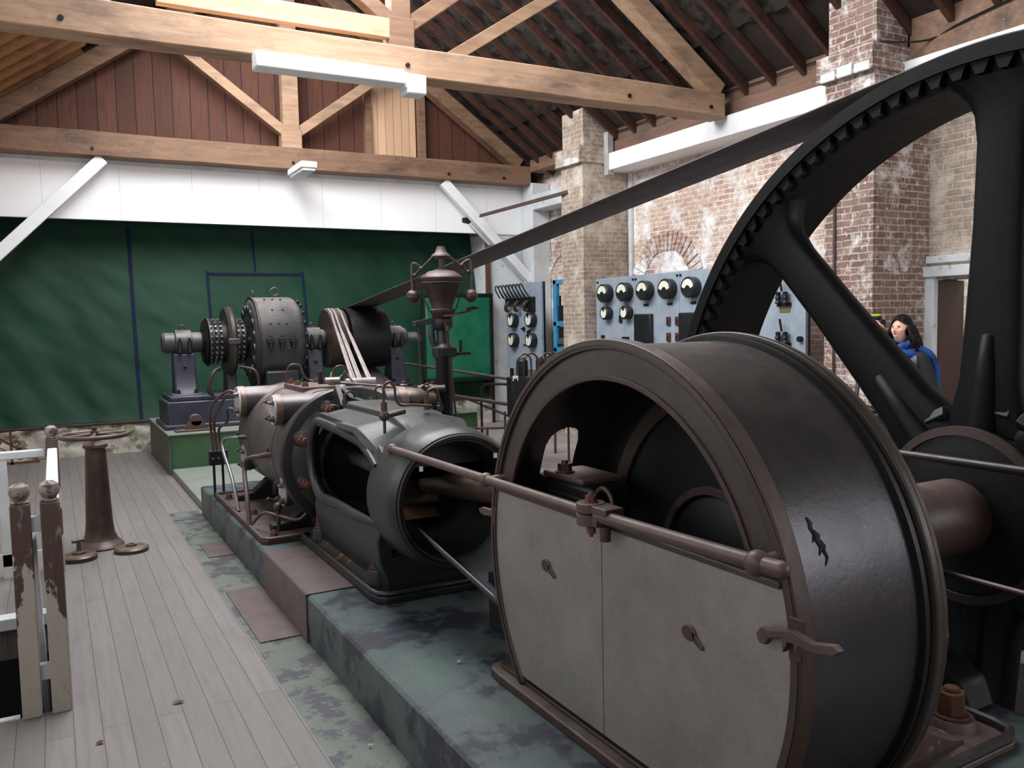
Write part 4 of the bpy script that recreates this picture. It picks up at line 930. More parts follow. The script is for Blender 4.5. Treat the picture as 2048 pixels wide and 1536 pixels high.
# swan-necked oil pipes
def swan(base, k, h, r, dirv, label, tail):
    b_ = V(base); t = thing('oil_pipe', label, 'pipe', base); d = V(dirv).normalized()
    MB().cyl(b_, b_+V((0, 0, .05)), .017, n=6).cyl(b_+V((0, 0, .05)), b_+V((0, 0, .085)), .011).build('union', 'bronze', t)
    pts = [b_+V((0, 0, .08)), b_+V((0, 0, h*.8))] + [b_+V((0, 0, h*.85))+d*(k/2*(1-math.cos(a)))+V((0, 0, k/2*math.sin(a))) for a in (PI*.25, PI*.5, PI*.75)] + [b_+V((0, 0, h*.75))+d*k] + [b_+V(q) for q in tail]
    MB().tube(pts, r, 8, sm=4).build('pipe', 'bronze', t)
swan((1.51, 5.22, 1.02), .09, .10, .007, (1, -.3, 0), 'small arched oil pipe by the upper flange nut', [(.13, -.06, .04), (.17, -.08, .06)])
swan((1.60, 5.12, 1.14), .08, .07, .007, (1, .3, 0), 'little oil pipe loop at the root of the guide crown', [(.10, .04, .03)])
swan((1.83, 5.2, 1.15), .06, .09, .007, (1, -.2, 0), 'arched oil pipe over the flange nut on the right', [(.07, -.03, .02)])
swan((1.64, 6.75, 1.17), .13, .14, .0085, (1, -.1, 0), 'swan-necked oil pipe at the left end of the cylinder pad', [(.18, 0, .05), (.27, -.05, .04), (.30, -.1, .0)])
swan((2.02, 6.75, 1.13), .12, .16, .0085, (1, -.1, 0), 'swan-necked oil pipe next to the rope drive feet', [(.16, -.1, .05), (.24, -.2, .04)])
swan((2.18, 6.95, 1.14), -.12, .16, .0085, (1, .1, 0), 'arched oil pipe right of the rope drive', [(-.16, -.1, .03), (-.24, -.2, .04)])
t = thing('sight_feed_cock', 'ball-ended oil cock on the shoulder of the guide with an arched pipe', 'cock', (1.49, 4.1, 1.13))
p = V((1.47, 4.05, 1.19))
MB().sphere(p, .028, 16).cyl(p, p+V((.0, 0, -.09)), .008).cyl(p+V((.02, .0, 0)), p+V((.13, .06, .01)), .012, .016).build('body', 'bronze', t)
MB().cyl(p+V((0, 0, .02)), p+V((0, 0, .07)), .016, n=6).tube([p+V(q) for q in ((0, 0, .06), (0, 0, .14), (.015, 0, .165), (.04, 0, .17), (.06, 0, .14), (.065, 0, .09), (.09, 0, .05), (.16, .02, .045), (.28, .04, .03))], .007, 8, sm=4).build('pipe', 'bronze', t)
swan((1.77, 4.2, 1.19), .07, .09, .008, (1, 0, 0), 'arched oil pipe on the guide crown beside the governor column', [(.09, .0, .0)])
MB().cyl((1.82, 6.3, 1.235), (1.93, 6.27, 1.235), .03, n=18).top('nickel_fitting', 'steel', 'shiny plated fitting on top of the cylinder', 'fitting', bevel=.004)
MB().cyl((1.79, 6.32, 1.17), (1.79, 6.32, 1.31), .018, n=12).top('needle_valve', 'black', 'small black valve standing beside the shiny fitting', 'valve', bevel=.003)

# ================================================================== FLYWHEEL, SHAFT, BELT
fw = thing('flywheel', 'enormous black spoked flywheel with internal gear teeth, cut off at the right edge', 'flywheel', (3.58, KY, KZ-1.93))
def lx(prof, n=160, **k): return MB().lathe([(r, x) for r, x in prof], (0, KY, KZ), FX, n, **k)
lx([(1.93, 3.352), (1.938, 3.40), (1.938, 3.76), (1.93, 3.80), (1.80, 3.80), (1.80, 3.42), (1.855, 3.40), (1.865, 3.352)], 200, loop=True).build('rim', 'fly', fw, ang=30)
m = MB(); NT = 116
for k in range(NT):
    a = 2*PI*k/NT; da = 2*PI/NT
    P = []
    for s_, r in ((-.46, 1.87), (-.30, 1.84), (-.18, 1.812), (.18, 1.812), (.30, 1.84), (.46, 1.87)):
        P.append((KY+r*math.cos(a+s_*da), KZ+r*math.sin(a+s_*da)))
    m.prism(P, 0, 3.365, 3.43)
m.build('gear_ring', 'fly', fw)['kind'] = 'stuff'
MB().lathe([(.14, 3.36), (.30, 3.37), (.36, 3.42), (.38, 3.48), (.38, 3.68), (.36, 3.74), (.30, 3.79), (.14, 3.80)], (0, KY, KZ), FX, 64).build('hub', 'fly', fw)
for k in range(8):
    a = math.radians(90 + 1.5 + 45*k); er = V((0, math.cos(a), math.sin(a))); et = V((0, -math.sin(a), math.cos(a))); O = V((3.50, KY, KZ))
    secs = [(.33, .20, .10), (.42, .165, .10), (.55, .14, .09), (.8, .128, .075), (1.2, .112, .07), (1.55, .110, .068), (1.66, .125, .072), (1.72, .155, .08), (1.77, .205, .09), (1.81, .30, .10)]
    n = 16; vs = []
    for r, w, h in secs:
        for j in range(n):
            q = 2*PI*j/n; c_, s_ = math.cos(q), math.sin(q); e_ = .55
            vs.append(O + er*r + et*(w*math.copysign(abs(c_)**e_, c_)) + V((1, 0, 0))*(h*math.copysign(abs(s_)**e_, s_)))
    fs = []
    for i in range(len(secs)-1): fs += [(i*n+j, i*n+(j+1) % n, (i+1)*n+(j+1) % n, (i+1)*n+j) for j in range(n)]
    sp = MB().add(vs, fs).build('spoke', 'fly', fw, ang=60)
    p0 = O+er*.3+V((-.08, 0, 0)); p1 = O+er*.55+V((-.07, 0, 0)); p2 = O+er*.74+V((-.05, 0, 0))
    MB().tube([p0, p1, p2, p2+er*.03+V((.02, 0, 0))], [.075, .052, .04, .015], 14).build('rib', 'fly', sp, ang=70)
for a in (100, 118, 62, 152, 190):
    e = V((0, math.cos(math.radians(a)), math.sin(math.radians(a)))); et = V((0, -e.z, e.y)); p = V((3.44, KY, KZ))+e*.43
    MB().cyl(p-et*.05, p+et*.05, .042, n=6).build('hub_nut', 'iron', fw, bevel=.004)
sh = thing('crankshaft', 'thick rust-brown crankshaft between the crankcase and the flywheel', 'shaft', (2.7, KY, KZ))
lx([(.15, 2.03), (.15, 2.85), (.158, 2.87), (.158, 3.24), (.15, 3.27), (.138, 3.28), (.138, 3.36)], 48).build('shaft', 'rustdark' if False else 'rail', sh)
lx([(.335, 3.29), (.365, 3.30), (.365, 3.345), (.335, 3.35)], 72).build('collar_disc', 'black', sh); lx([(.335, 3.282), (.372, 3.29), (.372, 3.31), (.335, 3.31)], 72, loop=True).build('collar_edge', 'rustdark', sh)
lx([(.14, 3.80), (.14, 4.5)], 40).build('shaft_end', 'iron', sh)
pb = thing('main_bearing', 'dark main bearing pedestal hidden behind the crankcase', 'bearing', (2.75, KY, .25))
MB().prism([(KY-.42, .25), (KY+.42, .25), (KY+.38, .36), (KY+.24, .42), (KY+.22, .64), (KY-.22, .64), (KY-.24, .42), (KY-.38, .36)], 0, 2.72, 2.88).build('pedestal', 'black', pb, bevel=.02)
pb2 = thing('outer_bearing', 'dark outboard bearing beyond the flywheel', 'bearing', (4.25, KY, 0))
MB().prism([(KY-.45, 0), (KY+.45, 0), (KY+.3, .35), (KY+.24, .66), (KY-.24, .66), (KY-.3, .35)], 0, 4.08, 4.45).build('pedestal', 'black', pb2, bevel=.02)
MB().lathe([(.14, 4.05), (.24, 4.05), (.25, 4.08), (.25, 4.46), (.24, 4.48), (.14, 4.48)], (0, KY, KZ), FX, 40, loop=True).build('housing', 'iron', pb2)
# belt
def belt():
    A = V((0, KY, KZ)); B = V((0, GY, GZ)); RA, RB = 1.943, .418
    D = B-A; L = D.length; u = D/L; p = V((0, -u.z, u.y)); c_ = (RA-RB)/L; s_ = math.sqrt(1-c_*c_)
    n1 = u*c_+p*s_; n2 = u*c_-p*s_
    a1 = math.atan2(n1.z, n1.y); a2 = math.atan2(n2.z, n2.y)
    pts = []
    for k in range(91): a = a1+(2*PI+a2-a1)*k/90; pts.append((A+V((0, math.cos(a), math.sin(a)))*RA, 3.58))
    P, Q = A+n2*RA, B+n2*RB
    for k in range(1, 24): pts.append((P.lerp(Q, k/24), 3.58+.14*k/24))
    for k in range(25): a = a2+(a1-a2)*k/24; pts.append((B+V((0, math.cos(a), math.sin(a)))*RB, 3.72))
    P, Q = B+n1*RB, A+n1*RA
    for k in range(1, 24): pts.append((P.lerp(Q, k/24), 3.72-.14*k/24))
    vs = []; m_ = len(pts)
    for q, xc in pts:
        for w in (-.19, -.06, .06, .19): vs.append((xc+w, q.y, q.z+.0))
    fs = []
    for i in range(m_):
        j = (i+1) % m_; fs += [(4*i+w, 4*j+w, 4*j+w+1, 4*i+w+1) for w in range(3)]
    return MB().add(vs, fs)
belt().top('drive_belt', 'belt', 'wide dark leather belt running from the flywheel to the generator pulley', 'belt', thick=.009, ang=60)
# rope drive to the governor shaft
t = thing('rope_drive', 'three pale ropes slanting down from the generator rope pulley', 'rope drive', (3.0, 9.0, 1.3))
a0 = math.radians(118)
for k, x in enumerate((3.24, 3.29, 3.37)):
    P = V((x, GY+.392*math.cos(a0), GZ+.392*math.sin(a0))); Q = V((2.20+.055*k+(.03 if k == 2 else 0), 6.8, 1.20))
    MB().tube([V((x, GY+.10, GZ+.385)), V((x, GY-.06, GZ+.392)), P, P.lerp(Q, .5)+V((0, 0, -.015)), Q], .013, 8).build('rope', 'rope', t)
    MB().tube([P+V((0, .02, -.01)), P.lerp(Q, .5)+V((.025, 0, -.03)), Q+V((.03, 0, -.02))], .008, 6).build('rope', 'rope', t)
MB().cyl((2.14, 6.8, 1.19), (2.40, 6.8, 1.19), .025, n=20).box(2.1, 2.44, 6.76, 6.84, 1.10, 1.15).build('tail_block', 'cap', t, bevel=.004)

# ================================================================== GOVERNOR AND VALVE GEAR
GP = at(891, 850, 1, 5.95); gx, gy = GP.x, 5.95
gv = thing('governor', 'tall centrifugal governor with bell-shaped urn, linked arms and two hanging balls', 'governor', (gx, gy, .25))
Dv = V((.911, -.41, 0))
def gl(prof, name, mat, par=gv, n=40): return MB().lathe(prof, (gx, gy, 0), (0, 0, 1), n).build(name, mat, par)
gl([(.16, .25), (.16, .29), (.10, .33), (.068, .42), (.064, .6), (.064, 1.37), (.072, 1.385), (.072, 1.40), (.058, 1.41)], 'column', 'iron')
gl([(.085, 1.40), (.088, 1.42), (.088, 1.47), (.06, 1.49), (.05, 1.52), (.05, 1.60), (.075, 1.625), (.08, 1.66), (.08, 1.69), (.065, 1.70)], 'sleeve', 'iron')
ur = gl([(.075, 1.70), (.09, 1.73), (.098, 1.745), (.098, 1.76), (.088, 1.768), (.082, 1.785), (.10, 1.84), (.135, 1.93), (.155, 1.975), (.163, 1.995), (.163, 2.005)], 'urn', 'rustdark')
gl([(.163, 2.005), (.158, 2.015), (.10, 2.055), (.05, 2.065), (.03, 2.07)], 'urn_lid', 'rail', ur)
MB().lathe([(.156, 1.955), (.160, 1.958), (.163, 1.968), (.158, 1.972)], (gx, gy, 0), (0, 0, 1), 40).build('urn_band', 'bronze', ur)
gl([(.022, 2.06), (.022, 2.15), (.05, 2.155), (.075, 2.168), (.07, 2.18), (.045, 2.20), (.032, 2.235), (.028, 2.245), (.0001, 2.247)], 'crown', 'rail')
G0 = V((gx, gy, 0))
for sg, dz in ((-1, 0), (1, .02)):
    a = MB()
    for off in (-.022, .022):
        w = Dv.cross(V((0, 0, 1)))*off*1.4
        P = G0+Dv*(sg*.06)+V((0, 0, 2.165))+w; J = G0+Dv*(sg*.155)+V((0, 0, 2.075+dz))+w; K = G0+Dv*(sg*.205)+V((0, 0, 2.025+dz))+w
        a.cyl(P, J, .0075, n=8).cyl(J, K, .0085, n=8).cyl(K+V((0, 0, .0)), G0+Dv*(sg*.098)+V((0, 0, 1.75))+w, .0055, n=8)
    ar = a.build('arm', 'bronze', gv)
    e = MB()
    for q in (G0+Dv*(sg*.155)+V((0, 0, 2.075+dz)), G0+Dv*(sg*.205)+V((0, 0, 2.025+dz))):
        w = Dv.cross(V((0, 0, 1)))*.045; e.cyl(q-w, q+w, .011, n=10).sphere(q-w, .015, 8).sphere(q+w, .015, 8)
    e.tube([G0+Dv*(sg*.155)+V((0, 0, 2.08+dz)), G0+Dv*(sg*.20)+V((0, 0, 2.115+dz)), G0+Dv*(sg*.225)+V((0, 0, 2.09+dz)), G0+Dv*(sg*.222)+V((0, 0, 1.9))], .012, 8, sm=4)
    e.build('link', 'bronze', ar)
    MB().sphere(G0+Dv*(sg*.222)+V((0, 0, 1.865)), .053, 22).cyl(G0+Dv*(sg*.222)+V((0, 0, 1.91)), G0+Dv*(sg*.222)+V((0, 0, 1.94)), .016).build('ball', 'bronze', gv)
lv = MB().beam(G0+Dv*-.21+V((0, 0, 1.655)), G0+Dv*.02+V((0, 0, 1.70)), .03, .045).beam(G0+Dv*-.02+V((0, 0, 1.69)), G0+Dv*.22+V((0, 0, 1.755)), .02, .02).cyl(G0+Dv*.18+V((0, 0, 1.765)), G0+Dv*.28+V((0, 0, 1.775)), .012).cyl(G0+Dv*-.21+V((-.02, -.03, 1.655)), G0+Dv*-.21+V((.02, .03, 1.655)), .022)
lv.build('lever', 'iron', gv, bevel=.003)
MB().beam(G0+Dv*-.03+V((0, -.09, 1.715)), G0+Dv*.12+V((0, -.07, 1.72)), .008, .014).build('link', 'copper', gv)
MB().tube([G0+Dv*-.02+V((0, -.09, 1.68)), G0+Dv*.02+V((0, -.09, 1.3)), G0+Dv*.055+V((0, -.09, .8))], .009, 8).cyl(G0+Dv*-.0+V((0, -.09, 1.60)), G0+Dv*-.0+V((0, -.09, 1.64)), .016).build('rod', 'steel' if False else 'bronze', gv)
MB().tube([G0+Dv*-.185+V((0, 0, 1.64)), G0+Dv*-.18+V((0, 0, 1.1)), G0+Dv*-.17+V((0, 0, .86))], .0095, 8).cyl(G0+Dv*-.18+V((0, 0, 1.53)), G0+Dv*-.18+V((0, 0, 1.57)), .018).build('rod', 'bronze', gv)
MB().box(gx-.07, gx+.06, gy-.12, gy+.06, 1.40, 1.47).beam(G0+Dv*.05+V((0, -.02, 1.42)), G0+Dv*.2+V((0, -.02, 1.425)), .03, .025).cyl(G0+Dv*.125+V((0, -.02, 1.43)), G0+Dv*.125+V((0, -.02, 1.53)), .012).build('trip_gear', 'black', gv, bevel=.004)
MB().tube([G0+Dv*-.07+V((0, 0, 1.66)), G0+Dv*-.09+V((0, 0, 1.58)), G0+Dv*-.075+V((0, 0, 1.5)), G0+Dv*-.05+V((0, 0, 1.45))], [.012, .028, .022, .012], 10, sm=4).build('pouch_casting', 'gen_blue', gv)
# valve gear cluster right of the cylinder
vg = thing('valve_gear', 'cluster of dashpots, links and bronze valve bonnets beside the governor column', 'valve gear', (2.42, 5.9, .25))
for x, y, z0, z1, r, mt in ((2.36, 5.78, .55, 1.02, .04, 'rustdark'), (2.50, 5.85, .3, .93, .045, 'iron'), (2.30, 6.5, .55, 1.0, .04, 'iron'), (2.52, 6.4, .3, 1.0, .04, 'rustdark')):
    q = MB().cyl((x, y, .278 if z0 < .5 else z0), (x, y, z1), r, n=20).build('dashpot', mt, vg)
    MB().cyl((x, y, z1), (x, y, z1+.025), r*1.25, n=20).cyl((x, y, z1+.025), (x, y, z1+.05), r*.6).build('gland', 'bronze', q, bevel=.003)
m = MB(); m.cyl((2.38, 5.6, 1.09), (2.38, 6.75, 1.09), .022).beam((2.38, 5.75, 1.2), (2.50, 5.8, .95), .03, .05).beam((2.38, 6.4, 1.18), (2.5, 6.45, 1.0), .03, .05).build('rocker_shaft', 'iron', vg, bevel=.003)
for p, r in (((2.44, 5.78, 1.16), .04), ((2.56, 5.95, 1.15), .045), ((2.50, 5.72, 1.02), .035), ((2.42, 6.2, 1.15), .04), ((2.58, 6.2, 1.06), .04)):
    MB().lathe([(.0001, -r), (r*.8, -r*.8), (r, 0), (r*.8, r*.8), (r*.45, r), (r*.45, r*1.4), (.0001, r*1.5)], p, (0, 0, 1), 16).build('oil_cup', 'bronze', vg)
m = MB(); m.cyl((2.40, 5.78, 1.12), (2.66, 5.98, 1.12), .026).cyl((2.44, 5.95, 1.16), (2.62, 5.85, 1.16), .03).sphere((2.5, 5.9, 1.0), .045, 14); m.build('link_rod', 'bronze', vg)
MB().tube([(2.05, 6.7, 1.19), (2.3, 6.3, 1.17), (2.42, 6.0, 1.16)], .010, 8).build('reach_rod', 'copper', vg)

# ================================================================== RAILS ROUND THE PIT AND WALKWAY
def rail(nm, pts, r, mat, label, sm=0):
    return MB().tube(pts, r, 12, sm=sm).top(nm, mat, label, 'rail')
t = thing('pit_handrail', 'light brown two-bar handrail beside the flywheel at the right edge', 'handrail', (2.93, 2.0, .25))
MB().cyl((2.93, 2.42, 1.10), (2.93, .6, 1.10), .017, n=14).build('top_rail', 'ringm', t); MB().cyl((2.93, 2.42, .67), (2.93, .6, .67), .011, n=14).build('lower_rail', 'rail', t)
for y in (2.42, .7): MB().cyl((2.93, y, .25), (2.93, y, 1.10), .016, n=12).sphere((2.93, y, 1.10), .022, 12).build('post', 'black', t)
t = thing('belt_guardrail', 'brown two-bar pipe rail running along the belt run behind the governor', 'handrail', (4.62, 9.5, 0))
MB().tube([(4.62, 11.9, 1.08), (4.62, 8.3, 1.0)], .018, 10).build('top_rail', 'rail', t); MB().tube([(4.62, 10.6, .70), (4.62, 8.3, .71)], .024, 10).build('lower_rail', 'rail', t)
for y in (11.85, 8.3): MB().cyl((4.62, y, 0 if y < 10 else .475), (4.62, y, 1.07), .018, n=10).build('post', 'rail', t)
t = thing('stile_frame', 'black bent pipe frame with a slanting brace in front of the green sheet', 'frame', (5.3, 9.6, 0))
MB().tube([(5.35, 9.4, 0), (5.35, 9.4, .3), (5.33, 9.45, .36), (4.7, 10.9, .80)], .016, 8).build('brace', 'black', t)
MB().tube([(5.0, 10.0, 0), (5.0, 10.0, .78), (5.02, 9.95, .84), (5.1, 9.6, .86), (5.35, 9.0, .86)], .017, 8).build('hoop', 'black', t)
MB().tube([(4.7, 9.9, .28), (5.55, 8.9, .34)], .017, 8).cyl((4.9, 9.65, 0), (4.9, 9.65, .28), .017).cyl((5.5, 8.95, 0), (5.5, 8.95, .33), .017).build('low_bar', 'rail', t)
# hooped resistance stand
t = thing('starter_stand', 'black electrical box on legs with a row of arched metal hoops', 'switchgear', (4.75, 8.1, 0))
MB().box(4.36, 4.54, 7.98, 8.10, .62, 1.06).build('side_box', 'black', t, bevel=.015)
MB().box(4.54, 5.3, 8.0, 8.28, .66, 1.05).build('body', 'iron', t, bevel=.01)
for k in range(5):
    x = 4.55+.14*k; m = MB(); w = .10
    m.tube([(x-w*.9, 8.03+.1*(k % 2), 1.03), (x-w*.9, 8.03+.1*(k % 2), 1.20)] + [(x-w*.9+w*(1-math.cos(a))*.9, 8.03+.1*(k % 2)-.02*math.sin(a), 1.20+.105*math.sin(a)) for a in [PI*j/10 for j in range(1, 10)]] + [(x+w*.9, 8.03+.1*(k % 2), 1.20), (x+w*.9, 8.03+.1*(k % 2), 1.03)], .011, 8)
    m.build('hoop', 'bronze', t)
    MB().cyl((4.62+.13*k, 8.0, 1.0), (4.62+.13*k, 7.97, 1.0), .016, n=12).build('stud', 'bronze', t)
for x in (4.62, 4.85, 5.08): MB().lathe([(.05, 1.05), (.055, 1.08), (.055, 1.22), (.03, 1.25), (.0001, 1.26)], (x, 8.18, 0), (0, 0, 1), 18).build('insulator', 'black', t)
for x in (4.42, 4.56, 5.26):
    for y in (8.04, 8.26): MB().cyl((x, y, 0), (x, y, .66), .014, n=8).build('leg', 'rail', t)
MB().box(4.375, 4.44, 7.972, 7.978, 1.045, 1.075).box(4.375, 4.385, 7.972, 7.978, 1.02, 1.05).box(4.43, 4.44, 7.972, 7.978, 1.02, 1.05).build('tag', 'white', t)
# black bent rails by the doorway
t = thing('doorway_rail', 'black bent pipe rail standing below the spoke near the brick pier', 'handrail', (5.0, 4.0, 0))
MB().tube([(5.0, 4.9, 1.0), (5.0, 4.25, 1.0), (5.0, 4.02, 1.01), (5.0, 3.90, .98), (5.0, 3.83, .90), (5.0, 3.83, 0)], .02, 10, sm=3).build('rail', 'black', t)
MB().tube([(5.0, 3.83, .55), (5.0, 2.6, .62)], .018, 8).cyl((5.0, 2.6, 0), (5.0, 2.6, .62), .018).build('rail', 'black', t)
MB().cyl((5.35, 4.55, .90), (5.35, 3.0, .93), .02, n=10).cyl((5.35, 3.0, 0), (5.35, 3.0, .93), .018).cyl((5.35, 4.55, 0), (5.35, 4.55, .90), .018).build('rail', 'rail', t)
MB().beam((6.2, 5.05, .75), (6.35, 5.1, 1.15), .03, .03).build('strut', 'black', t)

# ================================================================== SWITCHBOARDS
def gauge(par, x, y, z, r, big):
    g = MB().lathe([(r*.95, x), (r, x-.01), (r, x-.10 if big else x-.09), (r*1.03, x-.105 if big else x-.095), (r*.9, x-.125 if big else x-.11), (r*.86, x-.11 if big else x-.10), (.0001, x-.11 if big else x-.10)], (0, y, z), FX, 36).build('gauge', 'iron', par)
    xf = x-(.113 if big else .103)
    if big:
        P = arc(y, z-.02*r, r*.82, 5, 175, 24); Q = arc(y, z-.2*r, r*.40, 15, 165, 14)[::-1]
        MB().prism(P+Q, 0, xf-.004, xf).build('dial', 'dial', g)
    else:
        MB().cyl((xf-.004, y, z), (xf, y, z), r*.72, n=30).build('dial', 'dial', g); MB().cyl((xf-.01, y, z+r*.55), (xf-.004, y, z+r*.55), r*.25, n=16).build('pointer_boss', 'black', g)
    return g
sb = thing('switchboard', 'long blue-grey slate switchboard with a row of round gauges behind the crankcase', 'switchboard', (6.86, 8.0, 0))
ys = [9.93, 9.02, 8.12, 7.15, 6.14]
for a, c_ in zip(ys, ys[1:]): MB().box(6.82, 6.86, c_+.004, a-.004, .55, 2.24).build('slate_panel', 'slate', sb, bevel=.004)
for y in (6.2, 7.15, 8.12, 9.02, 9.87): MB().box(6.87, 6.92, y-.03, y+.03, 0, 2.24).build('frame_post', 'iron', sb)
for y in (9.62, 9.17, 8.73, 8.28, 7.84, 7.4, 6.95): gauge(sb, 6.82, y, 2.03, .125, True)
for y in (9.60, 9.14): gauge(sb, 6.82, y, 1.755, .09, False)
for y in (8.82, 7.92): MB().box(6.76, 6.82, y-.19, y+.16, 1.33, 1.73).build('breaker_box', 'iron', sb, bevel=.015)
for y in (8.32, 8.13+.02):
    for z in (1.63, 1.43): 
        q = MB().box(6.795, 6.82, y-.035, y+.035, z-.055, z+.055).build('fuse_holder', 'fuse', sb, bevel=.006); MB().cyl((6.785, y, z-.02), (6.785, y, z+.02), .012).build('fuse', 'bronze', q)
for y in (9.05, 8.99, 8.15, 8.09, 9.87, 7.18): MB().cyl((6.80, y, 2.19), (6.82, y, 2.19), .014, n=10).build('screw', 'black', sb)
for y in (8.78, 8.30, 7.86): MB().box(6.812, 6.82, y-.05, y+.05, 1.83, 1.86).build('name_plate', 'iron', sb)
for y, z in ((6.42, 1.85), (6.42, 1.43)):
    m = MB()
    for dy in (-.05, .05): m.lathe([(.025, -.06), (.035, -.05), (.022, -.02), (.035, 0), (.022, .03), (.03, .06), (.0001, .07)], (6.77, y+dy, z), (0, 0, 1), 14)
    m.box(6.79, 6.82, y-.09, y+.09, z-.09, z-.05).cyl((6.77, y, z+.07), (6.74, y, z+.20), .012); m.build('knife_switch', 'black', sb)
    MB().box(6.812, 6.82, y-.07, y+.07, z-.15, z-.11).build('name_plate', 'brass', sb)
for z in (1.50, 1.43): MB().box(6.812, 6.82, 6.95, 7.1, z-.02, z+.02).build('name_plate', 'brass', sb)
MB().cyl((6.78, 6.2, 1.42), (6.82, 6.2, 1.42), .03).build('knob', 'black', sb)
MB().box(6.80, 6.82, 9.15, 9.30, 1.40, 1.43).box(6.80, 6.82, 9.3, 9.36, 1.62, 1.72).box(6.78, 6.82, 9.72, 9.76, 1.30, 1.45).build('name_plate', 'iron', sb)
s2 = thing('switchboard', 'small pale slate switchboard with four round gauges between white wall and blue frame', 'switchboard', (6.7, 11.8, 0))
MB().box(6.66, 6.70, 11.18, 12.32, .9, 2.28).build('slate_panel', 'slate', s2, bevel=.004)
for y in (11.22, 12.28): MB().box(6.70, 6.74, y-.03, y+.03, 0, 2.28).build('frame_post', 'iron', s2)
for y in (12.0, 11.42):
    for z in (1.69, 1.37): gauge(s2, 6.66, y, z, .115, False)
for y, z in ((11.72, 1.55), (11.55, 1.5)): MB().lathe([(.035, 6.66), (.03, 6.63), (.012, 6.625), (.012, 6.60), (.0001, 6.60)], (0, y, z), FX, 14).build('rotary_knob', 'black', s2)
ks = MB().box(6.60, 6.66, 11.35, 12.25, 1.95, 2.05).box(6.6, 6.66, 11.35, 11.6, 1.82, 1.98).build('switch_bank', 'black', s2, bevel=.01)
for k in range(8):
    y = 12.28-.115*k; MB().tube([(6.63, y, 2.03), (6.55, y+.03, 2.16), (6.5, y+.02, 2.24), (6.44, y-.03, 2.25), (6.42, y-.06, 2.18), (6.5, y-.05, 2.05)], .011, 6, sm=3).build('blade', 'iron', ks)
for y in (12.1, 11.8, 11.5): MB().tube([(6.60, y, 1.98), (6.54, y, 1.93), (6.55, y+.02, 1.86), (6.60, y, 1.84)], .03, 8, sm=3).build('contact', 'bronze', ks)
MB().box(6.645, 6.66, 11.6, 11.75, 1.28, 1.30).build('name_plate', 'black', s2)
t = thing('blue_frame', 'bright blue painted steel frame shelf beside the far brick pier', 'frame', (6.9, 11.0, 0))
for y in (11.12, 10.60): MB().box(6.86, 6.93, y-.045, y+.045, 0, 2.30).build('upright', 'blue', t, bevel=.006)
for z in (2.26, 1.62, 1.22, .5): MB().box(6.86, 6.93, 10.56, 11.16, z-.035, z+.035).build('crossbar', 'blue', t, bevel=.006)
m = MB().box(6.90, 7.1, 10.62, 11.08, 1.66, 1.90).box(6.9, 7.05, 10.62, 11.08, 1.40, 1.57).box(6.88, 7.0, 10.62, 11.08, 1.28, 1.31); m.build('box', 'iron', t, bevel=.006)
for y in (11.03, 10.85): MB().box(6.9, 6.92, y-.015, y+.015, 1.9, 2.05).build('bar', 'iron', t)

# ================================================================== HANDWHEEL COLUMN AND FLOOR COVERS
t = thing('valve_column', 'tapered iron column with a horizontal six-spoked handwheel on the board floor', 'valve', (.255, 7.1, 0))
ox, oy = .255, 7.1
MB().lathe([(.165, 0), (.168, .012), (.155, .03), (.125, .06), (.105, .11), (.095, .2), (.085, .45), (.072, .74), (.07, .76)], (ox, oy, 0), (0, 0, 1), 40).build('column', 'bronze', t)
MB().lathe([(.07, .76), (.088, .775), (.085, .795), (.05, .81), (.02, .82), (.018, .89)], (ox, oy, 0), (0, 0, 1), 32).build('cap', 'rail', t)
hw = MB().tube([(ox+.235*math.cos(2*PI*k/40), oy+.235*math.sin(2*PI*k/40), .865) for k in range(40)], .018, 10, closed=True).build('handwheel', 'rail', t)
for k in range(6):
    a = 2*PI*k/6+.3; MB().tube([(ox, oy, .875), (ox+.12*math.cos(a+.15), oy+.12*math.sin(a+.15), .87), (ox+.235*math.cos(a), oy+.235*math.sin(a), .865)], .013, 8, sm=3).build('spoke', 'rail', hw)
MB().cyl((ox, oy, .85), (ox, oy, .895), .032, n=18).cyl((ox, oy, .895), (ox, oy, .925), .02, n=6).build('hub', 'bronze', hw)
MB().lathe([(.12, 0), (.122, .03), (.11, .042), (.05, .045), (.045, .06), (.02, .062), (.014, .07), (.014, .14), (.0001, .141)], (.10, 6.78, 0), (0, 0, 1), 36).cyl((.06, 6.76, .14), (.14, 6.8, .14), .012).top('floor_cover', 'bronze', 'round iron floor cover with a T-handle left of the valve column', 'cover')
MB().lathe([(.12, 0), (.122, .025), (.11, .036), (.04, .04), (.035, .055), (.018, .056), (.018, .05), (.0001, .05)], (.45, 6.83, 0), (0, 0, 1), 36).top('floor_cover', 'bronze', 'plain round iron floor cover right of the valve column', 'cover')

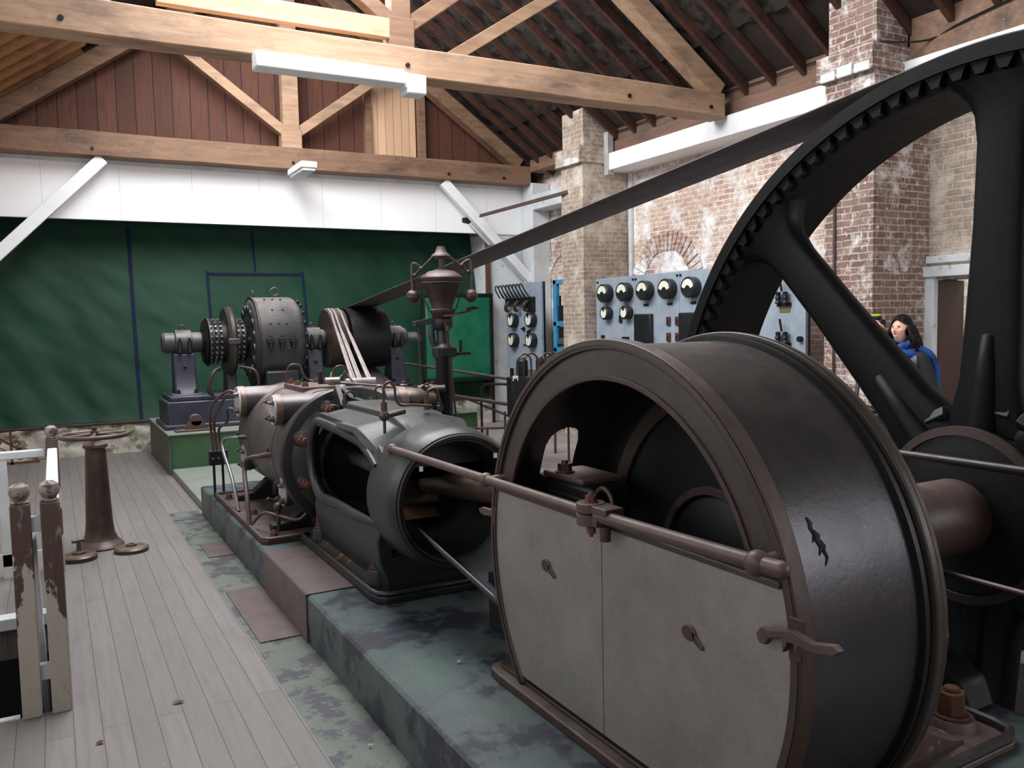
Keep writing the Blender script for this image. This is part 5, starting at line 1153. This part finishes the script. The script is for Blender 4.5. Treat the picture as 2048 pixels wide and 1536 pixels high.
# ================================================================== WHITE STAIR BALUSTRADE
t = thing('balustrade', 'white balustrade with peeling paint and ball-topped posts round the stairwell', 'balustrade', (-.1, 5.0, 0))
def newel(x, y, w=.076):
    q = MB().box(x-w/2, x+w/2, y-.045, y+.045, 0, .925).build('newel_post', 'peel', t, bevel=.004)
    MB().lathe([(.03, .925), (.036, .932), (.026, .94), (.036, .955), (.043, .975), (.036, 1.0), (.018, 1.013), (.0001, 1.015)], (x, y, 0), (0, 0, 1), 24).build('ball', 'ballpaint', q)
newel(-.152, 4.11); newel(-.04, 4.11); newel(.0-.03, 6.55)
for z_ in (.80, .15): MB().box(-.115, -.078, 4.09, 4.13, z_, z_+.065).build('link_rail', 'white_old', t)
MB().beam((-.035, 4.15, .85), (-.03, 6.5, .84), .06, .05).build('hand_rail', 'white_old', t, bevel=.008)
MB().beam((-1.1, 6.55, .83), (-.07, 6.55, .83), .05, .055).build('hand_rail', 'white_old', t, bevel=.008)
MB().box(-.06, -.005, 4.15, 6.5, .05, .2).build('skirting_board', 'white_old', t, bevel=.004)
for y in (4.75, 5.35, 5.95): MB().box(-.045, -.015, y-.02, y+.02, .2, .83).build('baluster', 'white_old', t)
for x in (-.33, -.7): MB().box(x-.028, x+.028, 6.53, 6.57, 0, .81).build('baluster', 'white_old', t)
MB().box(-1.1, -.07, 6.53, 6.57, .08, .16).build('bottom_rail', 'white_old', t)
MB().beam((-.115, 4.14, .78), (-.115, 5.0, -.35), .03, .06).build('stair_rail', 'white_old', t, bevel=.006)
# debris
def flake(u, v, z, sx, label, mat, nm='dry_leaf'):
    p = at(u, v, 2, z); random.seed(int(u))
    vs = []; n = 7
    for i in range(n):
        a = 2*PI*i/n; vs.append((p.x+sx*math.cos(a)*random.uniform(.6, 1.2), p.y+sx*.45*math.sin(a)*random.uniform(.6, 1.2), z+.004+random.uniform(0, .012)))
    vs.append((p.x, p.y, z+.018)); fs = [(i, (i+1) % n, n) for i in range(n)]+[tuple(range(n-1, -1, -1))]
    MB().add(vs, fs).top(nm, mat, label, nm.split('_')[1])
flake(200, 1488, 0, .025, 'curled dark dry leaf on the floorboards at the bottom left', 'leaf')
flake(356, 1407, 0, .028, 'curled pale dry leaf on the floorboards', 'leaf')
flake(920, 1327, .25, .012, 'small pale chip of plaster on top of the plinth', 'cap', 'plaster_chip')
flake(740, 1494, 0, .012, 'small pale chip of plaster on the green floor strip', 'cap', 'plaster_chip')

# ================================================================== PEOPLE
def skinned(name, chains, mat, par, root=0, sub=2):
    "chains of (point, radius); points shared by position are merged into one skeleton"
    idx = {}; vs = []; rs = []; es = []
    for ch in chains:
        prev = None
        for p, r in ch:
            k = tuple(round(c, 4) for c in p)
            if k not in idx: idx[k] = len(vs); vs.append(V(p)); rs.append(r)
            if prev is not None and prev != idx[k]: es.append((prev, idx[k]))
            prev = idx[k]
    off = V(par['_o']); me = bpy.data.meshes.new(name); me.from_pydata([v-off for v in vs], es, [])
    o = bpy.data.objects.new(name, me); C.objects.link(o); o.parent = par; o['_o'] = tuple(off)
    me.materials.append(MT[mat])
    md = o.modifiers.new('skin', 'SKIN'); md.use_smooth_shade = True
    if not me.skin_vertices: me.attributes  # layer is made with the modifier
    sk_ = me.skin_vertices[0].data
    for i, r in enumerate(rs): sk_[i].radius = (r, r) if not isinstance(r, tuple) else r; sk_[i].use_root = (i == root)
    sb_ = o.modifiers.new('sub', 'SUBSURF'); sb_.levels = sub; sb_.render_levels = sub
    return o
class Fig:
    def __init__(s, name, label, x, y, face, H):
        s.H = H; s.f = V((face[0], face[1], 0)).normalized(); s.r = s.f.cross(V((0, 0, 1)))  # figure's right
        s.base = V((x, y, 0)); s.t = thing(name, label, 'person', (x, y, 0))
    def p(s, right, fwd, up): return s.base + s.r*right + s.f*fwd + V((0, 0, up*s.H))
def hand(fig, wrist, dirv, palmn, mat='skin', curl=.5, name='hand'):
    d = V(dirv).normalized(); n = V(palmn).normalized(); sd = d.cross(n).normalized()
    w = V(wrist); ch = [[(w, .021), (w+d*.04, .028), (w+d*.075, .03)]]
    for k, (o_, L) in enumerate(((-.027, .068), (-.009, .078), (.009, .073), (.026, .058))):
        p0 = w+d*.075+sd*o_*.6; p1 = w+d*.09+sd*o_; a = curl*(1+.12*k)
        p2 = p1+(d*math.cos(a)+n*math.sin(a))*L*.45; p3 = p2+(d*math.cos(2*a)+n*math.sin(2*a))*L*.32; p4 = p3+(d*math.cos(2.8*a)+n*math.sin(2.8*a))*L*.23
        ch.append([(w+d*.075, .03), (p1, .0095), (p2, .0088), (p3, .008), (p4, .006)])
    q = w+d*.035-sd*.03; ch.append([(w+d*.04, .028), (q, .012), (q+(d*.7-sd*.5+n*.4)*.035, .0095), (q+(d*.95-sd*.35+n*.7)*.06, .008)])
    return skinned(name, ch, mat, fig.t, sub=1)
def headmesh(fig, c, look, tilt, sc=1.0):
    "face looks along `look`; tilt raises the chin"
    f = V(look).normalized(); r = f.cross(V((0, 0, 1))).normalized(); f2 = (f*math.cos(tilt)+V((0, 0, math.sin(tilt)))); u = r.cross(f2)
    B = [((0, .98, .06), .10, .007), ((0, .985, -.06), .09, .012), ((0, .97, -.17), .085, .021), ((.085, .95, -.2), .06, .006), ((-.085, .95, -.2), .06, .006),
         ((.33, .93, .1), .15, -.010), ((-.33, .93, .1), .15, -.010), ((.3, .92, .27), .16, .003), ((-.3, .92, .27), .16, .003),
         ((0, .93, -.40), .12, .008), ((.1, .92, -.40), .08, .003), ((-.1, .92, -.40), .08, .003), ((0, .86, -.5), .07, -.003), ((0, .8, -.66), .15, .011),
         ((.5, .8, -.18), .24, .005), ((-.5, .8, -.18), .24, .005), ((.31, .94, .09), .075, .005), ((-.31, .94, .09), .075, .005)]
    B = [(V(d).normalized(), s_, a) for d, s_, a in B]
    def surf(d, k=1.0, fz=True):
        d = V(d).normalized(); z = d.z
        ax_ = .073*(1-.24*max(0, -z)**1.3); by = .095 if d.y < 0 else .088*(1-.10*max(0, -z)); cz = .113
        R_ = 1/math.sqrt((d.x/ax_)**2+(d.y/by)**2+(d.z/cz)**2)
        if fz:
            for b_, s_, a in B:
                an = math.acos(max(-1, min(1, d.dot(b_)))); R_ += a*math.exp(-(an/s_)**2)
        q = d*R_*k*sc
        return c + r*q.x + f2*q.y + u*q.z
    def dirs(i, j, nu, nv): 
        a = 2*PI*i/nu; b_ = PI*j/nv; return V((math.sin(b_)*math.sin(a), math.sin(b_)*math.cos(a), math.cos(b_)))
    m = MB(); m.grid(lambda uu, vv: surf(dirs(uu*96, vv*64, 96, 64)), 96, 64)
    hd = m.build('head', 'skin', fig.t, ang=180)
    for sx in (-1, 1):
        e = MB(); e.tube([surf((sx*(.31+.11*t_), .94, .085+.035*(1-t_*t_)), 1.01) for t_ in (-1, -.5, 0, .5, 1)], [.001, .0022, .0028, .0022, .001], 6).build('eyelid', 'eye', hd)
        e = MB(); e.tube([surf((sx*(.32+.15*t_), .92, .235+.03*(1-t_*t_)-.01*t_), 1.01) for t_ in (-1, -.5, 0, .5, 1)], [.001, .003, .0034, .003, .001], 6).build('eyebrow', 'hair', hd)
        e = MB(); ec = surf((sx, -.08, -.02)); e.lathe([(.0001, 0), (.012, .002), (.02, .006), (.026, .012), (.022, .016), (.012, .01), (.0001, .006)], ec-r*sx*.008, r*sx+f2*-.3, 16).build('ear', 'skin', hd)
    m = MB(); m.tube([surf((.14*t_, .93, -.385+.012*(1-abs(t_))), 1.0) for t_ in (-1, -.5, 0, .5, 1)], [.001, .0035, .0045, .0035, .001], 8); m.tube([surf((.12*t_, .92, -.43-.012*(1-t_*t_)), 1.0) for t_ in (-1, -.5, 0, .5, 1)], [.001, .004, .005, .004, .001], 8); m.build('lips', 'lip', hd)
    return surf, (r, f2, u), hd
def hair(fig, surf, ax, c, long_, hd):
    r, f2, u = ax; m = MB(); vs = []; nu, nv = 72, 40; keep = {}
    def hs(i, j):
        a = 2*PI*i/nu; b_ = PI*.72*j/nv; d = V((math.sin(b_)*math.sin(a), math.sin(b_)*math.cos(a), math.cos(b_)))
        return surf(d, 1.13+.03*math.sin(a*9+b_*3)+.05*max(0, d.z), False), d
    P = [[hs(i, j) for j in range(nv+1)] for i in range(nu)]
    for i in range(nu):
        for j in range(nv+1): vs.append(P[i][j][0])
    fs = []
    for i in range(nu):
        for j in range(nv):
            d = P[i][j][1]
            if d.y > .12 and d.z < .74 - .35*abs(d.x) and abs(d.x) < .86+.1*d.z: continue
            k = (i+1) % nu; fs.append((i*(nv+1)+j, k*(nv+1)+j, k*(nv+1)+j+1, i*(nv+1)+j+1))
    m.add(vs, fs); random.seed(11)
    if long_:
        for k in range(64):
            a = math.radians(random.uniform(70, 290)); d = V((math.sin(a), math.cos(a)*.9, random.uniform(-.05, .45)))
            p = surf(d, 1.12, False); out = r*d.x+f2*d.y; out.z = 0
            L = random.uniform(.20, .30); pts = [p, p+out*.03+V((0, 0, -.06)), p+out*(.035+random.uniform(-.01, .03))+V((0, 0, -L*.55)), p+out*random.uniform(.01, .05)+V((0, 0, -L))]
            m.tube(pts, [.018, .021, .018, .006], 7, sm=4)
    return m.build('hair', 'hair', hd, ang=70)
def body(fig, arms, h=1.0, legs=True):
    """arms: dict side -> (elbow, wrist) world points"""
    p = fig.p; rs = 1
    pel = p(0, 0, .53); ch = [[(pel, .115), (p(0, .01, .60), .105), (p(0, .012, .68), .115), (p(0, .0, .76), .12), (p(0, -.01, .82), .075), (p(0, .0, .855), .048)]]
    neck = [(p(0, -.01, .80), .05), (p(0, .0, .84), .046), (p(0, .012, .88), .046)]
    skinned('neck', [neck], 'skin', fig.t, sub=1)
    for sd_ in (-1, 1):
        sh_ = p(.165*sd_, -.005, .80); e, w = arms[sd_]
        ch.append([(p(0, 0., .76), .12), (p(.09*sd_, -.005, .80), .07), (sh_, .058), (sh_.lerp(V(e), .5), .050), (V(e), .043), (V(e).lerp(V(w), .5), .038), (V(w), .030)])
    skinned('jacket', ch, 'jacket', fig.t)
    tc_ = [[(pel, .118), (p(0, 0, .57), .11)]]
    for sd_ in (-1, 1):
        tc_.append([(pel, .118), (p(.085*sd_, 0, .47), .085), (p(.09*sd_, .01, .28), .058), (p(.095*sd_, -.01, .16), .05), (p(.10*sd_, -.01, .05), .04)])
        skinned('shoe', [[(p(.10*sd_, -.035, .028), .04), (p(.10*sd_, .04, .026), .042), (p(.105*sd_, .14, .02), .034)]], 'black', fig.t, sub=1)
    skinned('trousers', tc_, 'trouser', fig.t)
# woman with the blue scarf
w_ = Fig('person', 'dark-haired woman with a bright blue scarf and charcoal jacket looking up beside the doorway', 6.33, 4.635, (-.97, .05), 1.63)
c0 = at(1806, 660, 0, 6.33-.02); surf_, axs, hd = headmesh(w_, V((6.33-.03, 4.635+.01, c0.z)), (-.985, -.02, 0), .14)
hair(w_, surf_, axs, c0, True, hd)
eL = w_.p(-.25, -.04, .63); wL = w_.p(-.22, .08, .49); eR = w_.p(.25, -.04, .63); wR = w_.p(.22, .08, .49)
body(w_, {-1: (eL, wL), 1: (eR, wR)})
hand(w_, wL, (0, 0, -1), w_.r); hand(w_, wR, (0, 0, -1), -w_.r)
p = w_.p
skinned('jacket_yoke', [[(p(0, -.0, .785), .118), (p(0, -.005, .825), .08)]]+[[(p(0, 0, .785), .118), (p(.10*s_, -.0, .795), .078), (p(.172*s_, -.0, .775), .072)] for s_ in (-1, 1)], 'jgrey', w_.t)
sc_ = MB()
for k, (z, rx, ry, rr) in enumerate(((.835, .098, .095, .034), (.858, .088, .088, .030), (.815, .115, .105, .032))):
    sc_.tube([p(rx*math.cos(a)*(1+.06*math.sin(3*a+k)), .015+ry*math.sin(a), z+.012*math.sin(a*2+k*2)+.012*math.sin(a)*-1) for a in [2*PI*j/36 for j in range(36)]], [rr*(1+.22*math.sin(j*1.1+k)) for j in range(36)], 10, closed=True)
for (dx, L, k) in ((-.05, .17, 0), (-.01, .20, 1), (-.08, .15, 2)):
    sc_.tube([p(dx*.8, .10, .82), p(dx, .135, .77), p(dx*1.1, .14, .72), p(dx*1.2, .14, .82-L)], [.03, .03, .028, .022], 8, sm=4)
for dx in (-.10, -.14, -.18):
    sc_.tube([p(dx*.6, .0, .84), p(dx, -.07, .81), p(dx*1.1, -.125, .74), p(dx*1.15, -.13, .62), p(dx*1.12, -.11, .53)], [.03, .034, .03, .03, .018], 8, sm=4)
sc_.build('scarf', 'scarf', w_.t, ang=180)
# photographer half hidden behind the spoke
g_ = Fig('person', 'dark-haired photographer in black, mostly hidden behind the flywheel spoke', 6.68, 4.98, (-.98, .2), 1.58)
hc = V((6.62, 4.90, 1.475)); s2_, ax2, hd2 = headmesh(g_, hc, (-.72, .70, 0), .02, .97); hair(g_, s2_, ax2, hc, True, hd2)
cp = V((6.38, 4.945, 1.565))
wl = cp+V((-.02, -.09, -.07)); wr = cp+V((.04, .10, -.06))
body(g_, {-1: (V((6.42, 4.72, 1.20)), wl), 1: (V((6.42, 5.06, 1.22)), wr)})
hand(g_, wl+V((0, 0, .0)), (-.45, .25, .6), (-.2, .9, .2), curl=.7); hand(g_, wr, (-.55, -.1, .6), (-.2, -.9, .2), curl=.7)
t = thing('camera', 'black camera with a lime green sticker held up by the hidden photographer', 'camera', cp)
MB().box(cp.x-.03, cp.x+.03, cp.y-.065, cp.y+.065, cp.z-.045, cp.z+.045).box(cp.x-.03, cp.x+.02, cp.y-.03, cp.y+.03, cp.z+.045, cp.z+.075).build('body', 'black', t, bevel=.008)
MB().cyl(cp+V((-.03, 0, -.005)), cp+V((-.12, .015, -.005)), .036, .034, n=24).cyl(cp+V((-.12, .015, -.005)), cp+V((-.125, .015, -.005)), .028).build('lens', 'iron', t)
MB().box(cp.x-.025, cp.x+.015, cp.y-.04, cp.y+.04, cp.z+.076, cp.z+.095).build('sticker', 'lime', t, bevel=.003)

for o in bpy.data.objects:
    if '_o' in o: del o['_o']
